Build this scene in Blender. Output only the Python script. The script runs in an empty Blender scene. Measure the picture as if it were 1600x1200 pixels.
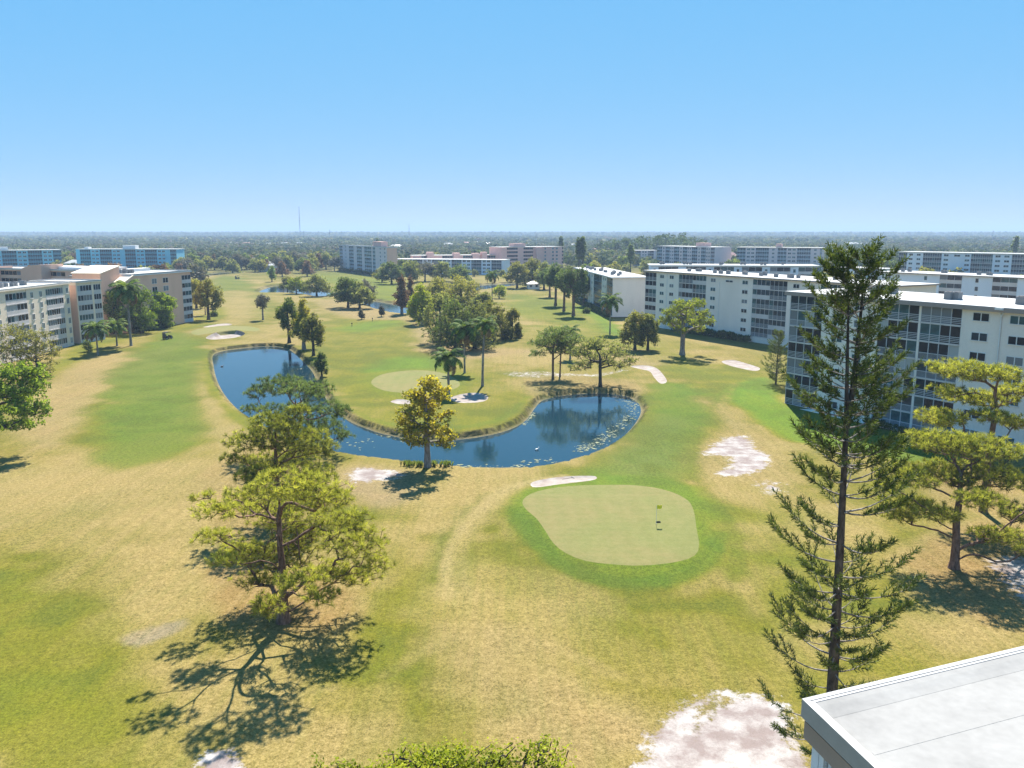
import bpy, math, random
import numpy as np
from mathutils import Vector, Matrix
from mathutils.geometry import delaunay_2d_cdt

# ------------------------------------------------------------------ camera, sky, sun, exposure
S = bpy.context.scene
COL = S.collection
F, HOR, CH = 1320.0, 362.0, 28.4            # focal length (px of a 1600 wide frame), horizon row, eye height
PIT = math.atan((600 - HOR) / F)
SP, CP = math.sin(PIT), math.cos(PIT)
cam_d = bpy.data.cameras.new('camera'); cam = bpy.data.objects.new('camera', cam_d); COL.objects.link(cam)
cam.location = (0, 0, CH); cam.rotation_euler = (math.pi / 2 - PIT, 0, 0)
cam_d.sensor_width = 36; cam_d.lens = 36 * F / 1600; cam_d.clip_start = 0.2; cam_d.clip_end = 40000
S.camera = cam
SUN_EL, SUN_AZ = math.radians(48), math.radians(7)      # azimuth clockwise from +Y
world = bpy.data.worlds.new('World'); S.world = world; world.use_nodes = True
wn = world.node_tree.nodes; wl = world.node_tree.links
sky = wn.new('ShaderNodeTexSky'); sky.sky_type = 'NISHITA'; sky.sun_disc = False
sky.sun_elevation = SUN_EL; sky.sun_rotation = SUN_AZ; sky.altitude = 0
sky.air_density = 0.4; sky.dust_density = 0.0; sky.ozone_density = 6.0
EXPO = 1.5
sep = wn.new('ShaderNodeSeparateColor'); cmb = wn.new('ShaderNodeCombineColor'); wl.new(sky.outputs[0], sep.inputs[0])
for ch, (gm, sc) in enumerate(((0.70, 0.93), (0.225, 0.77), (0.04, 0.98))):      # the photograph's tone curve for the clear sky
    pw = wn.new('ShaderNodeMath'); pw.operation = 'POWER'; pw.inputs[1].default_value = gm; wl.new(sep.outputs[ch], pw.inputs[0])
    ml = wn.new('ShaderNodeMath'); ml.operation = 'MULTIPLY'; ml.inputs[1].default_value = sc*0.1**gm/0.1/2**EXPO; wl.new(pw.outputs[0], ml.inputs[0])
    wl.new(ml.outputs[0], cmb.inputs[ch])
wl.new(cmb.outputs[0], wn['Background'].inputs[0]); wn['Background'].inputs[1].default_value = 0.1
sun_d = bpy.data.lights.new('sun', 'SUN'); sun_d.energy = 5.0; sun_d.angle = math.radians(0.5); sun_d.color = (1, 0.95, 0.87)
sun = bpy.data.objects.new('sun', sun_d); COL.objects.link(sun)
sdir = Vector((math.sin(SUN_AZ) * math.cos(SUN_EL), math.cos(SUN_AZ) * math.cos(SUN_EL), math.sin(SUN_EL)))
sun.rotation_euler = sdir.to_track_quat('Z', 'Y').to_euler()
S.view_settings.view_transform = 'Standard'; S.view_settings.look = 'None'
S.view_settings.gamma = 1; S.view_settings.exposure = EXPO; S.view_settings.use_curve_mapping = False
S.render.engine = 'CYCLES'
S.cycles.max_bounces = 6; S.cycles.diffuse_bounces = 2; S.cycles.glossy_bounces = 3; S.cycles.transmission_bounces = 3
S.cycles.volume_bounces = 0; S.cycles.transparent_max_bounces = 8; S.cycles.use_denoising = True
S.cycles.caustics_reflective = False; S.cycles.caustics_refractive = False

RNG = np.random.default_rng(7); random.seed(7)

# ------------------------------------------------------------------ picture <-> place
def at(u, v, z=0.0):
    a = (u - 800) / F; k = (600 - v) / F
    t = (z - CH) / (-SP + k * CP)
    return np.array([a * t, (CP + k * SP) * t, z])
def zat(y, v):
    k = (600 - v) / F
    return CH + y * (k * CP - SP) / (CP + k * SP)
def xat(u, y, z): return (u - 800) / F * (y * CP - (z - CH) * SP)
def dep(y, z): return y * CP - (z - CH) * SP

# ------------------------------------------------------------------ object helpers
def tag(o, label=None, cat=None, group=None, kind=None):
    if label: o['label'] = label
    if cat: o['category'] = cat
    if group: o['group'] = group
    if kind: o['kind'] = kind
    return o
def link(o, parent=None):
    COL.objects.link(o)
    if parent is not None: o.parent = parent
    return o
def empty(name, loc, rz=0, parent=None):
    o = bpy.data.objects.new(name, None); o.empty_display_size = 0.5
    o.location = loc; o.rotation_euler = (0, 0, rz)
    return link(o, parent)
def mobj(name, me, parent=None, loc=(0, 0, 0), rz=0):
    o = bpy.data.objects.new(name, me); o.location = loc; o.rotation_euler = (0, 0, rz)
    return link(o, parent)
def copy_tree(src, parent=None):
    c = src.copy(); COL.objects.link(c)
    if parent is not None: c.parent = parent
    for ch in src.children: copy_tree(ch, c)
    return c

class MB:
    def __init__(s): s.v = []; s.f = []; s.m = []
    def add(s, vs, fs, m=0):
        b = len(s.v); s.v += [tuple(x) for x in vs]
        for f in fs: s.f.append([b + i for i in f]); s.m.append(m)
        return s
    def box(s, x0, x1, y0, y1, z0, z1, m=0):
        return s.add([(x0,y0,z0),(x1,y0,z0),(x1,y1,z0),(x0,y1,z0),(x0,y0,z1),(x1,y0,z1),(x1,y1,z1),(x0,y1,z1)],
                     [(0,3,2,1),(4,5,6,7),(0,1,5,4),(1,2,6,5),(2,3,7,6),(3,0,4,7)], m)
    def prism(s, poly, z0, z1, m=0):
        n = len(poly); a = sum(poly[i][0]*poly[(i+1)%n][1]-poly[(i+1)%n][0]*poly[i][1] for i in range(n))
        if a < 0: poly = poly[::-1]
        return s.add([(p[0],p[1],z0) for p in poly] + [(p[0],p[1],z1) for p in poly],
                     [tuple(range(n))[::-1], tuple(range(n, 2*n))] + [(i,(i+1)%n,n+(i+1)%n,n+i) for i in range(n)], m)
    def tube(s, pts, r, k=6, m=0, cap=True):
        pts = [Vector(p) for p in pts]; n = len(pts); rs = r if hasattr(r, '__len__') else [r]*n
        vs = []; fs = []
        for i, p in enumerate(pts):
            d = (pts[min(i+1, n-1)] - pts[max(i-1, 0)]).normalized()
            a = d.cross(Vector((0.13, 0.31, 0.94)) if abs(d.z) < 0.9 else Vector((1, 0.1, 0))).normalized(); b = d.cross(a)
            for j in range(k):
                t = 2*math.pi*j/k; vs.append(p + (a*math.cos(t) + b*math.sin(t))*rs[i])
        for i in range(n-1):
            for j in range(k):
                fs.append((i*k+j, i*k+(j+1)%k, (i+1)*k+(j+1)%k, (i+1)*k+j))
        if cap: fs += [tuple(range(k))[::-1], tuple(range((n-1)*k, n*k))]
        return s.add(vs, fs, m)
    def mesh(s, name, mats, smooth=False):
        me = bpy.data.meshes.new(name); me.from_pydata(s.v, [], s.f)
        for mt in (mats if isinstance(mats, (list, tuple)) else [mats]): me.materials.append(mt)
        me.polygons.foreach_set('material_index', s.m)
        if smooth: me.polygons.foreach_set('use_smooth', [True]*len(s.f))
        me.update(); return me
    def build(s, name, mats, parent=None, loc=(0,0,0), rz=0, smooth=False):
        return mobj(name, s.mesh(name, mats, smooth), parent, loc, rz)

def np_mesh(name, V, Fc, mat, attrs=None, smooth=False):
    """Fc: (n,3) or (n,4) int array"""
    V = np.asarray(V, np.float32); Fc = np.asarray(Fc, np.int32); k = Fc.shape[1]; n = len(Fc)
    me = bpy.data.meshes.new(name)
    me.vertices.add(len(V)); me.vertices.foreach_set('co', V.ravel())
    me.loops.add(n*k); me.loops.foreach_set('vertex_index', Fc.ravel())
    me.polygons.add(n); me.polygons.foreach_set('loop_start', np.arange(n, dtype=np.int32)*k)
    me.polygons.foreach_set('loop_total', np.full(n, k, np.int32))
    if smooth: me.polygons.foreach_set('use_smooth', np.ones(n, bool))
    me.update(calc_edges=True); me.validate()
    if mat is not None: me.materials.append(mat)
    for an, (ty, arr) in (attrs or {}).items():
        a = me.attributes.new(an, ty, 'POINT')
        a.data.foreach_set('color' if 'COLOR' in ty else 'value', np.asarray(arr, np.float32).ravel())
    return me

# ------------------------------------------------------------------ materials
def lin(c):
    c = np.asarray(c, float)/255.0
    return np.where(c <= 0.04045, c/12.92, ((c+0.055)/1.055)**2.4)
class NT:
    def __init__(s, name):
        s.m = bpy.data.materials.new(name); s.m.use_nodes = True; s.t = s.m.node_tree
        s.b = s.t.nodes['Principled BSDF']; s.out = s.t.nodes['Material Output']
    def n(s, ty, **kw):
        o = s.t.nodes.new(ty)
        for k, v in kw.items(): setattr(o, k, v)
        return o
    def l(s, a, b): s.t.links.new(a, b)
    def coord(s, kind='Object', scale=(1,1,1)):
        c = s.n('ShaderNodeTexCoord'); mp = s.n('ShaderNodeMapping'); mp.inputs['Scale'].default_value = scale
        s.l(c.outputs[kind], mp.inputs[0]); return mp.outputs[0]
    def noise(s, vec, scale, detail=3, rough=0.55, dist=0):
        t = s.n('ShaderNodeTexNoise'); t.inputs['Scale'].default_value = scale; t.inputs['Detail'].default_value = detail
        t.inputs['Roughness'].default_value = rough; t.inputs['Distortion'].default_value = dist
        if vec is not None: s.l(vec, t.inputs['Vector'])
        return t.outputs['Fac']
    def mr(s, x, a, b, c=0.0, d=1.0):
        t = s.n('ShaderNodeMapRange'); s.l(x, t.inputs[0])
        for i, q in enumerate((a, b, c, d)): t.inputs[i+1].default_value = q
        return t.outputs[0]
    def math(s, op, a, b=None, cl=False):
        t = s.n('ShaderNodeMath', operation=op, use_clamp=cl)
        for i, q in enumerate((a, b)):
            if q is None: continue
            if isinstance(q, (int, float)): t.inputs[i].default_value = q
            else: s.l(q, t.inputs[i])
        return t.outputs[0]
    def mix(s, fac, a, b, blend='MIX'):
        t = s.n('ShaderNodeMix', data_type='RGBA', blend_type=blend)
        for sock, q in ((t.inputs[0], fac), (t.inputs[6], a), (t.inputs[7], b)):
            if isinstance(q, (int, float)): sock.default_value = q
            elif isinstance(q, (tuple, list, np.ndarray)): sock.default_value = (*[float(x) for x in q[:3]], 1)
            else: s.l(q, sock)
        return t.outputs[2]
    def bump(s, h, strength=0.3, dist=0.1):
        t = s.n('ShaderNodeBump'); t.inputs['Strength'].default_value = strength; t.inputs['Distance'].default_value = dist
        s.l(h, t.inputs['Height']); s.l(t.outputs[0], s.b.inputs['Normal'])
    def base(s, c): 
        if isinstance(c, (tuple, list, np.ndarray)): s.b.inputs['Base Color'].default_value = (*[float(x) for x in c[:3]], 1)
        else: s.l(c, s.b.inputs['Base Color'])
    def set(s, rough=0.8, spec=0.3, metal=0):
        s.b.inputs['Roughness'].default_value = rough; s.b.inputs['Specular IOR Level'].default_value = spec
        s.b.inputs['Metallic'].default_value = metal; return s

def paint(name, rgb, rough=0.85, var=0.10, scale=0.35, spec=0.25, streak=False):
    """painted or rendered surface, weathered by broad and fine noise; rgb = real base colour, linear"""
    t = NT(name); v = t.coord('Object', (1, 1, 0.25 if streak else 1))
    a = t.noise(v, scale, 5, 0.6); b = t.noise(t.coord('Object'), scale*14, 2)
    f = t.math('ADD', t.math('MULTIPLY', a, 0.75), t.math('MULTIPLY', b, 0.25))
    rgb = np.asarray(rgb, float)
    t.base(t.mix(t.mr(f, 0.3, 0.7), rgb*(1-var*1.6), rgb*(1+var*0.4))); t.set(rough, spec)
    return t.m
def plain(name, rgb, rough=0.6, spec=0.4, metal=0):
    t = NT(name); v = t.coord('Object'); a = t.noise(v, 1.7, 3); rgb = np.asarray(rgb, float)
    t.base(t.mix(a, rgb*0.86, rgb*1.1)); t.set(rough, spec, metal); return t.m
def glass(name, rgb, rough=0.12, curtain=None):
    t = NT(name); v = t.coord('Object'); rgb = np.asarray(rgb, float)
    c = t.mix(t.mr(t.noise(v, 0.9, 2), 0.4, 0.6), rgb*0.7, rgb*1.2)
    if curtain is not None:
        w = t.n('ShaderNodeTexWave'); w.inputs['Scale'].default_value = 9; w.inputs['Distortion'].default_value = 0.6; t.l(v, w.inputs[0])
        c = t.mix(t.mr(w.outputs[1], 0, 1, 0.75, 1), (0, 0, 0), curtain)
    t.base(c); t.set(rough, 0.22); return t.m
def foliage(name, dark, light, trans=0.4, rough=0.6):
    """leaf colour runs from dark to light with the 'tint' stored on each leaf clump; thin leaves let light through"""
    t = NT(name); dark = np.asarray(dark, float); light = np.asarray(light, float)
    a = t.n('ShaderNodeAttribute', attribute_name='tint'); oi = t.n('ShaderNodeObjectInfo')
    f = t.math('ADD', a.outputs['Fac'], t.math('MULTIPLY', t.math('SUBTRACT', oi.outputs['Random'], 0.5), 0.35), True)
    c = t.mix(f, dark, light)
    t.base(c); t.set(rough, 0.12)
    tr = t.n('ShaderNodeBsdfTranslucent'); t.l(t.mix(0.4, c, (0.75, 0.85, 0.2), 'SOFT_LIGHT'), tr.inputs[0])
    mx = t.n('ShaderNodeMixShader'); mx.inputs[0].default_value = trans
    t.l(t.b.outputs[0], mx.inputs[1]); t.l(tr.outputs[0], mx.inputs[2]); t.l(mx.outputs[0], t.out.inputs[0])
    return t.m
def bark(name, a, b, scale=6):
    t = NT(name); v = t.coord('Object', (1, 1, 0.35)); n = t.noise(v, scale, 5, 0.65)
    t.base(t.mix(t.mr(n, 0.35, 0.65), a, b)); t.set(0.95, 0.1); t.bump(n, 0.5, 0.05); return t.m

M = {}
M['white'] = paint('white_paint', (0.74, 0.73, 0.70), 0.6)
M['wallgrey'] = paint('pale_stucco', (0.84, 0.75, 0.66), 0.9, 0.10, 0.2, streak=True)
M['wallblue'] = paint('blue_white_stucco', (0.68, 0.74, 0.80), 0.9, 0.08, 0.2, streak=True)
M['peach'] = paint('peach_stucco', (0.78, 0.48, 0.34), 0.9, 0.10, 0.2, streak=True)
M['cream'] = paint('cream_stucco', (0.86, 0.70, 0.53), 0.9, 0.10, 0.2, streak=True)
M['pink'] = paint('pink_stucco', (0.78, 0.46, 0.38), 0.9, 0.10, 0.2)
M['lav'] = paint('lavender_stucco', (0.70, 0.58, 0.56), 0.9, 0.08, 0.2)
M['turq'] = paint('turquoise_stucco', (0.24, 0.60, 0.72), 0.9, 0.10, 0.2)
M['teal'] = plain('teal_screen', (0.06, 0.17, 0.21), 0.4)
M['roof'] = paint('white_roof_coating', (0.42, 0.415, 0.40), 0.8, 0.14, 0.12)
M['membrane'] = paint('weathered_roof_membrane', (0.285, 0.276, 0.260), 0.8, 0.20, 0.35)
M['brownedge'] = paint('brown_fascia', (0.34, 0.27, 0.23), 0.7)
M['rail'] = plain('white_rail', (0.55, 0.56, 0.58), 0.5)
M['frame'] = plain('aluminium_frame', (0.52, 0.52, 0.53), 0.45)
M['dark'] = plain('dark_interior', (0.02, 0.022, 0.028), 0.5)
M['g0'] = glass('glass_dark', (0.012, 0.016, 0.024)); M['g1'] = glass('glass_slate', (0.028, 0.046, 0.062)); M['g2'] = glass('glass_teal', (0.04, 0.10, 0.11))
M['g3'] = glass('glass_pale_curtain', (0.1, 0.1, 0.1), 0.3, (0.42, 0.43, 0.42)); M['g4'] = glass('glass_grey_blind', (0.1, 0.1, 0.1), 0.3, (0.19, 0.20, 0.21))
M['slabedge'] = paint('slab_edge_paint', (0.60, 0.55, 0.52), 0.8); M['coping'] = paint('coping_metal', (0.36, 0.355, 0.345), 0.6, 0.12, 1.2)
M['steel'] = plain('ac_casing', (0.22, 0.22, 0.215), 0.6, 0.3, 0.1); M['grille'] = plain('ac_grille', (0.05, 0.05, 0.055), 0.6)
M['black'] = plain('black_plastic', (0.015, 0.015, 0.017), 0.5); M['rubber'] = plain('rubber', (0.02, 0.02, 0.02), 0.9)
M['yellow'] = plain('yellow_flag_cloth', (0.80, 0.72, 0.03), 0.8); M['redroof'] = paint('salmon_tile_roof', (0.62, 0.34, 0.28), 0.9)
M['steelgrey'] = plain('galvanised_steel', (0.35, 0.36, 0.38), 0.5)
GL = ['g0', 'g1', 'g2', 'g3', 'g4']
M['f_pine'] = foliage('pine_needles', (0.085, 0.10, 0.015), (0.50, 0.47, 0.075), 0.5)
M['f_pine_dark'] = foliage('blue_green_pine_needles', (0.04, 0.068, 0.024), (0.21, 0.26, 0.075), 0.4)
M['f_norfolk'] = foliage('norfolk_needles', (0.022, 0.044, 0.011), (0.18, 0.21, 0.042), 0.3)
M['f_oak'] = foliage('oak_leaves', (0.075, 0.088, 0.026), (0.31, 0.31, 0.095), 0.5)
M['f_oakd'] = foliage('dark_oak_leaves', (0.045, 0.068, 0.018), (0.21, 0.25, 0.055), 0.45)
M['f_olive'] = foliage('olive_leaves', (0.10, 0.10, 0.022), (0.38, 0.34, 0.07), 0.45)
M['f_lime'] = foliage('lime_leaves', (0.10, 0.13, 0.010), (0.44, 0.46, 0.03), 0.45)
M['f_green'] = foliage('fresh_green_leaves', (0.045, 0.09, 0.012), (0.27, 0.34, 0.035), 0.45)
M['f_gold'] = foliage('golden_leaves', (0.12, 0.14, 0.018), (0.56, 0.43, 0.045), 0.5)
M['f_bare'] = foliage('rusty_twigs', (0.10, 0.055, 0.03), (0.30, 0.17, 0.10), 0.3)
M['f_grey'] = foliage('grey_twigs', (0.075, 0.068, 0.045), (0.20, 0.175, 0.12), 0.25)
M['f_palm'] = foliage('palm_leaflets', (0.028, 0.06, 0.013), (0.19, 0.25, 0.045), 0.3, 0.75)
M['f_palmdead'] = foliage('dead_palm_leaflets', (0.10, 0.06, 0.03), (0.28, 0.19, 0.10), 0.2)
M['b_pine'] = bark('pine_bark', (0.075, 0.04, 0.025), (0.24, 0.15, 0.11), 5)
M['b_dark'] = bark('dark_bark', (0.025, 0.02, 0.016), (0.10, 0.085, 0.07), 5)
M['b_grey'] = bark('grey_bark', (0.10, 0.085, 0.07), (0.30, 0.27, 0.24), 4)
M['b_palm'] = bark('palm_trunk', (0.12, 0.10, 0.08), (0.36, 0.32, 0.27), 3)

# ------------------------------------------------------------------ terrain
def gpoly(pts, z=0.0): return np.array([at(u, v, z)[:2] for u, v in pts])
def smooth_closed(P, step):
    """Catmull-Rom through the points of a closed outline, resampled"""
    n = len(P); out = []
    for i in range(n):
        a, b, c, d = P[i-1], P[i], P[(i+1)%n], P[(i+2)%n]
        k = max(2, int(np.linalg.norm(c-b)/step))
        t = np.linspace(0, 1, k, endpoint=False)[:, None]
        out.append(0.5*((2*b)+(-a+c)*t+(2*a-5*b+4*c-d)*t*t+(-a+3*b-3*c+d)*t**3))
    return np.vstack(out)
def sdist(P, poly):
    """signed distance of points to a closed outline, negative inside"""
    d = np.full(len(P), 1e18); ins = np.zeros(len(P), bool); n = len(poly)
    for i in range(n):
        a, b = poly[i], poly[(i+1)%n]; e = b-a; w = P-a
        t = np.clip((w@e)/max(e@e, 1e-12), 0, 1); q = w-t[:, None]*e
        d = np.minimum(d, (q*q).sum(1))
        c = (a[1] <= P[:, 1]) != (b[1] <= P[:, 1])
        if e[1] != 0: ins ^= c & (P[:, 0] < a[0]+(P[:, 1]-a[1])/e[1]*e[0])
    d = np.sqrt(d); return np.where(ins, -d, d)
def inside_box(P, poly, m): return (P[:,0]>poly[:,0].min()-m)&(P[:,0]<poly[:,0].max()+m)&(P[:,1]>poly[:,1].min()-m)&(P[:,1]<poly[:,1].max()+m)
def vnoise(P, s, seed=0):
    """smooth value noise 0..1"""
    r = np.random.default_rng(seed); T = r.random((128, 128)); q = P/s+1000.0
    i = np.floor(q).astype(int); f = q-i; f = f*f*(3-2*f); x, y = i[:,0] % 128, i[:,1] % 128; x1, y1 = (x+1) % 128, (y+1) % 128
    return (T[x,y]*(1-f[:,0])+T[x1,y]*f[:,0])*(1-f[:,1])+(T[x,y1]*(1-f[:,0])+T[x1,y1]*f[:,0])*f[:,1]

WZ = -0.85
POND_PX = [
 ('main', [(333,556),(347,549),(375,545),(405,542),(432,542),(452,547),(464,556),(474,566),(487,580),(498,602),(515,632),(540,655),(575,671),(615,682),(660,688),(705,688),(755,682),(795,672),(822,657),(836,638),(850,625),(885,618),(925,615),(965,617),(992,626),(1001,640),(996,656),(980,676),(955,696),(925,712),(885,725),(850,733),(805,737),(755,737),(705,733),(655,728),(600,722),(550,715),(500,704),(455,690),(415,668),(385,650),(362,630),(347,610),(338,590),(334,572)]),
 ('mid', [(405,457),(415,451),(430,447),(448,446),(470,449),(500,454),(521,457),(522,463),(500,465),(475,461),(445,459),(420,459)]),
 ('angled', [(568,473),(580,470),(598,473),(622,477),(645,482),(652,489),(640,492),(622,491),(602,487),(585,482)]),
 ('right', [(690,452),(720,449),(745,446),(775,444),(805,443),(810,447),(780,450),(745,455),(710,458)]),
 ('far', [(322,429),(345,426),(372,426),(374,428),(350,430),(325,432)])]
PONDS = {n: smooth_closed(gpoly(p, WZ), 1.2 if n == 'main' else 4) for n, p in POND_PX}
BUNK_PX = [
 ('bunker beside the near green', [(829,759),(838,754),(860,749),(890,746),(915,746),(930,747),(932,752),(922,756),(895,760),(865,764),(845,767),(832,766)]),
 ('bunker beside the island green with a palm shadow across it', [(703,623),(720,617),(742,614),(757,616),(763,622),(755,628),(735,630),(715,629)]),
 ('small bunker left of the golden cypress', [(610,627),(622,624),(635,625),(645,628),(640,631),(622,631)]),
 ('bunker with a deep shaded lip beyond the long fairway', [(322,530),(335,525),(352,522),(372,521),(383,524),(372,529),(350,532),(330,533)]),
 ('thin pale bunker above the far green on the fairway', [(318,511),(335,507),(355,505),(362,507),(345,510),(325,513)]),
 ('bent white bunker beyond the pond', [(985,571),(1010,570),(1025,574),(1035,584),(1042,597),(1032,600),(1022,590),(1015,580),(1000,576)]),
 ('white bunker on the slope by the small conifer', [(1128,563),(1145,561),(1165,566),(1187,574),(1180,579),(1155,574),(1135,568)]),
]
BUNKERS = [(n, smooth_closed(gpoly(p), 0.8)) for n, p in BUNK_PX]
GREEN_PX = [
 ('near green with the flag', [(816,794),(822,783),(840,775),(870,769),(905,766),(945,765),(985,765),(1022,769),(1052,777),(1075,790),(1084,808),(1088,835),(1092,862),(1085,878),(1062,887),(1030,892),(990,894),(950,891),(915,886),(885,874),(865,858),(852,838),(838,818),(824,806)]),
 ('island green behind the pond', [(580,599),(592,588),(620,582),(655,580),(690,584),(712,594),(718,605),(700,613),(665,616),(630,616),(598,611)]),
 ('far green between the left bunkers', [(300,520),(320,514),(350,511),(385,511),(405,515),(400,520),(370,521),(330,525),(305,526)]),
]
GREENS = [(n, smooth_closed(gpoly(p), 0.9)) for n, p in GREEN_PX]

def height(P):
    P = np.asarray(P, float).reshape(-1, 2)
    far = np.clip((700-P[:,1])/300, 0, 1)
    z = far*(0.5*(vnoise(P, 38, 3)-0.5)+0.25*(vnoise(P, 14, 4)-0.5))
    for n, g in GREENS:
        m = inside_box(P, g, 9)
        if m.any(): d = sdist(P[m], g); z[m] += 0.45*np.clip(1-(d+0.5)/7, 0, 1)**1.5
    for n, b in BUNKERS:
        m = inside_box(P, b, 4)
        if m.any():
            d = sdist(P[m], b); dp = 2.2 if 'deep' in n else 0.35 if 'island' in n else 0.35; z[m] += 0.18*dp*np.clip(1-d/3.5, 0, 1)*(d >= 0) + np.where(d < 0, 0.18*dp-np.clip(-d/0.45, 0, 1)*0.42*dp-np.clip(-d/3, 0, 1)*0.12*dp, 0)
    for n, g in PONDS.items():
        w = 1.0 if n == 'main' else 2.0
        m = inside_box(P, g, 12*w)
        if m.any():
            d = sdist(P[m], g)/w
            bank = np.interp(d, [-4, 0, 0.6, 0.8, 1.4, 9], [WZ-0.6, WZ-0.01, WZ+0.25, -0.06, 0.0, 0.0])
            k = np.clip((d-2.0)/6, 0, 1)
            z[m] = bank+z[m]*k
    return z
def hz(x, y): return float(height([[x, y]])[0])

def offset_pts(poly, ds):
    t = np.roll(poly, -1, 0)-np.roll(poly, 1, 0); t /= np.linalg.norm(t, axis=1)[:, None]+1e-9
    nrm = np.stack([t[:,1], -t[:,0]], 1)
    a = (poly[:,0]*np.roll(poly[:,1], -1)-np.roll(poly[:,0], -1)*poly[:,1]).sum()
    if a < 0: nrm = -nrm
    return np.vstack([poly+nrm*d for d in ds])

pts = []
def gridpts(y0, y1, step, half):
    ys = np.arange(y0, y1, step)
    for y in ys:
        h = half(y); xs = np.arange(-h, h+step, step); pts.append(np.stack([xs, np.full(len(xs), y)], 1)+RNG.uniform(-0.3, 0.3, (len(xs), 2))*step)
gridpts(30, 80, 0.55, lambda y: 12+0.66*y); gridpts(80, 160, 0.95, lambda y: 12+0.66*y)
gridpts(160, 330, 2.0, lambda y: 15+0.68*y); gridpts(330, 720, 5.0, lambda y: 25+0.7*y); gridpts(-60, 30, 6, lambda y: 90)
gridpts(720, 2400, 45, lambda y: 100+0.8*y)
for y in (2600, 3200, 4200, 6000, 9000, 14000): pts.append(np.stack([np.linspace(-1.4*y-500, 1.4*y+500, 25), np.full(25, y)], 1))
pts.append(np.array([[-16000, -400], [16000, -400], [-3000, 200], [3000, 200], [-800, 60], [800, 60], [-20000, 16000], [20000, 16000.0], [0, -400]]))
for n, g in PONDS.items():
    w = 1.0 if n == 'main' else 2.0
    pts.append(offset_pts(g, [0.35*w, 0.6*w, 0.8*w, 1.4*w, 2.6*w]))
for n, b in BUNKERS: pts.append(offset_pts(b, [0.25, 1.2])); pts.append(offset_pts(b, [-0.22, -0.48, -0.9]))
free = np.vstack(pts)
polys = [('pond', g) for g in PONDS.values()] + [('bunker', b) for _, b in BUNKERS] + [('green', g) for _, g in GREENS]
keep = np.ones(len(free), bool)
for kind, g in polys:
    m = np.where(inside_box(free, g, 1))[0]
    if len(m):
        d = sdist(free[m], g); keep[m[np.abs(d) < 0.12]] = False
        if kind == 'pond': keep[m[d < -0.05]] = False
free = free[keep]
vin = []; ein = []
for kind, g in polys:
    b = len(vin); n = len(g); vin += [Vector(p) for p in g]; ein += [(b+i, b+(i+1) % n) for i in range(n)]
vin += [Vector(p) for p in free]
res = delaunay_2d_cdt(vin, ein, [], 0, 1e-4)
GV = np.array([tuple(v) for v in res[0]]); GT = np.array(res[2], np.int32)
e1 = GV[GT[:,1]]-GV[GT[:,0]]; e2 = GV[GT[:,2]]-GV[GT[:,0]]
flip = (e1[:,0]*e2[:,1]-e1[:,1]*e2[:,0]) < 0; GT[flip] = GT[flip][:, ::-1]
CEN = GV[GT].mean(1); region = np.zeros(len(GT), int)
for i, (kind, g) in enumerate(polys):
    m = np.where(inside_box(CEN, g, 0.5))[0]
    if len(m): region[m[sdist(CEN[m], g) < 0]] = i+1
GZ = height(GV)

# colours of the turf, soil and sand, painted as soft-edged patches on the plan
STRAW, TAN, OLIVE = lin((210,180,120))*0.62, lin((208,172,126))*0.62, lin((160,150,58))*0.62
GREEN, LUSH, GREY = lin((96,150,38))*0.60, lin((122,170,4))*0.60, lin((138,150,98))*0.62
SAND, BARE, DIRT, PUTT = lin((226,216,206))*0.80, lin((196,160,130))*0.66, lin((140,98,66))*0.6, lin((184,176,112))*0.62
LITTER = lin((176,120,78))*0.62
gc = np.tile(OLIVE, (len(GV), 1)); gs = np.zeros(len(GV))
n1 = vnoise(GV, 22, 11); n2 = vnoise(GV, 7, 12); n3 = vnoise(GV, 2.6, 13); n4 = vnoise(GV, 55, 14)
t = np.clip((0.5*n1+0.3*n2+0.2*n3-0.47)*3.4, 0, 0.8)[:, None]; gc = gc*(1-t)+STRAW*t
wild = (n2-0.5)*0.9+(n3-0.5)*0.6
def patch(px, col, feather=2.0, amt=1.0, rag=1.5, step=3.0, ground=True):
    g = smooth_closed(gpoly(px), step) if ground else px
    m = np.where(inside_box(GV, g, feather+rag+1))[0]
    if not len(m): return
    d = sdist(GV[m], g)+wild[m]*rag*1.6
    if col is SAND:
        gs[m] = np.maximum(gs[m], np.clip(0.5-(sdist(GV[m], g)+wild[m]*rag)/(4*feather+1.2), 0, 1)*amt); return
    gs[m] *= np.where(d < 0, 1-amt*0.6, 1)
    a = np.clip(0.5-d/(2*feather), 0, 1); a = (a*a*(3-2*a)*amt)[:, None]
    gc[m] = gc[m]*(1-a)+np.asarray(col)*a
def track(px, w, col, amt, feather=0.5):
    p = gpoly(px); k = 14; q = []
    for i in range(len(p)-1):
        a, b, c, d = p[max(i-1, 0)], p[i], p[i+1], p[min(i+2, len(p)-1)]
        for t in np.linspace(0, 1, k, endpoint=False): q.append(0.5*((2*b)+(-a+c)*t+(2*a-5*b+4*c-d)*t*t+(-a+3*b-3*c+d)*t**3))
    q = np.array(q+[p[-1]]); m = np.where(inside_box(GV, q, w+2))[0]
    d2 = np.min(((GV[m][:, None]-q[None])**2).sum(2), 1); d = np.sqrt(d2)+wild[m]*0.35
    a = (np.clip((w-d)/feather+0.5, 0, 1)*amt)[:, None]; gc[m] = gc[m]*(1-a)+np.asarray(col)*a
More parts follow.
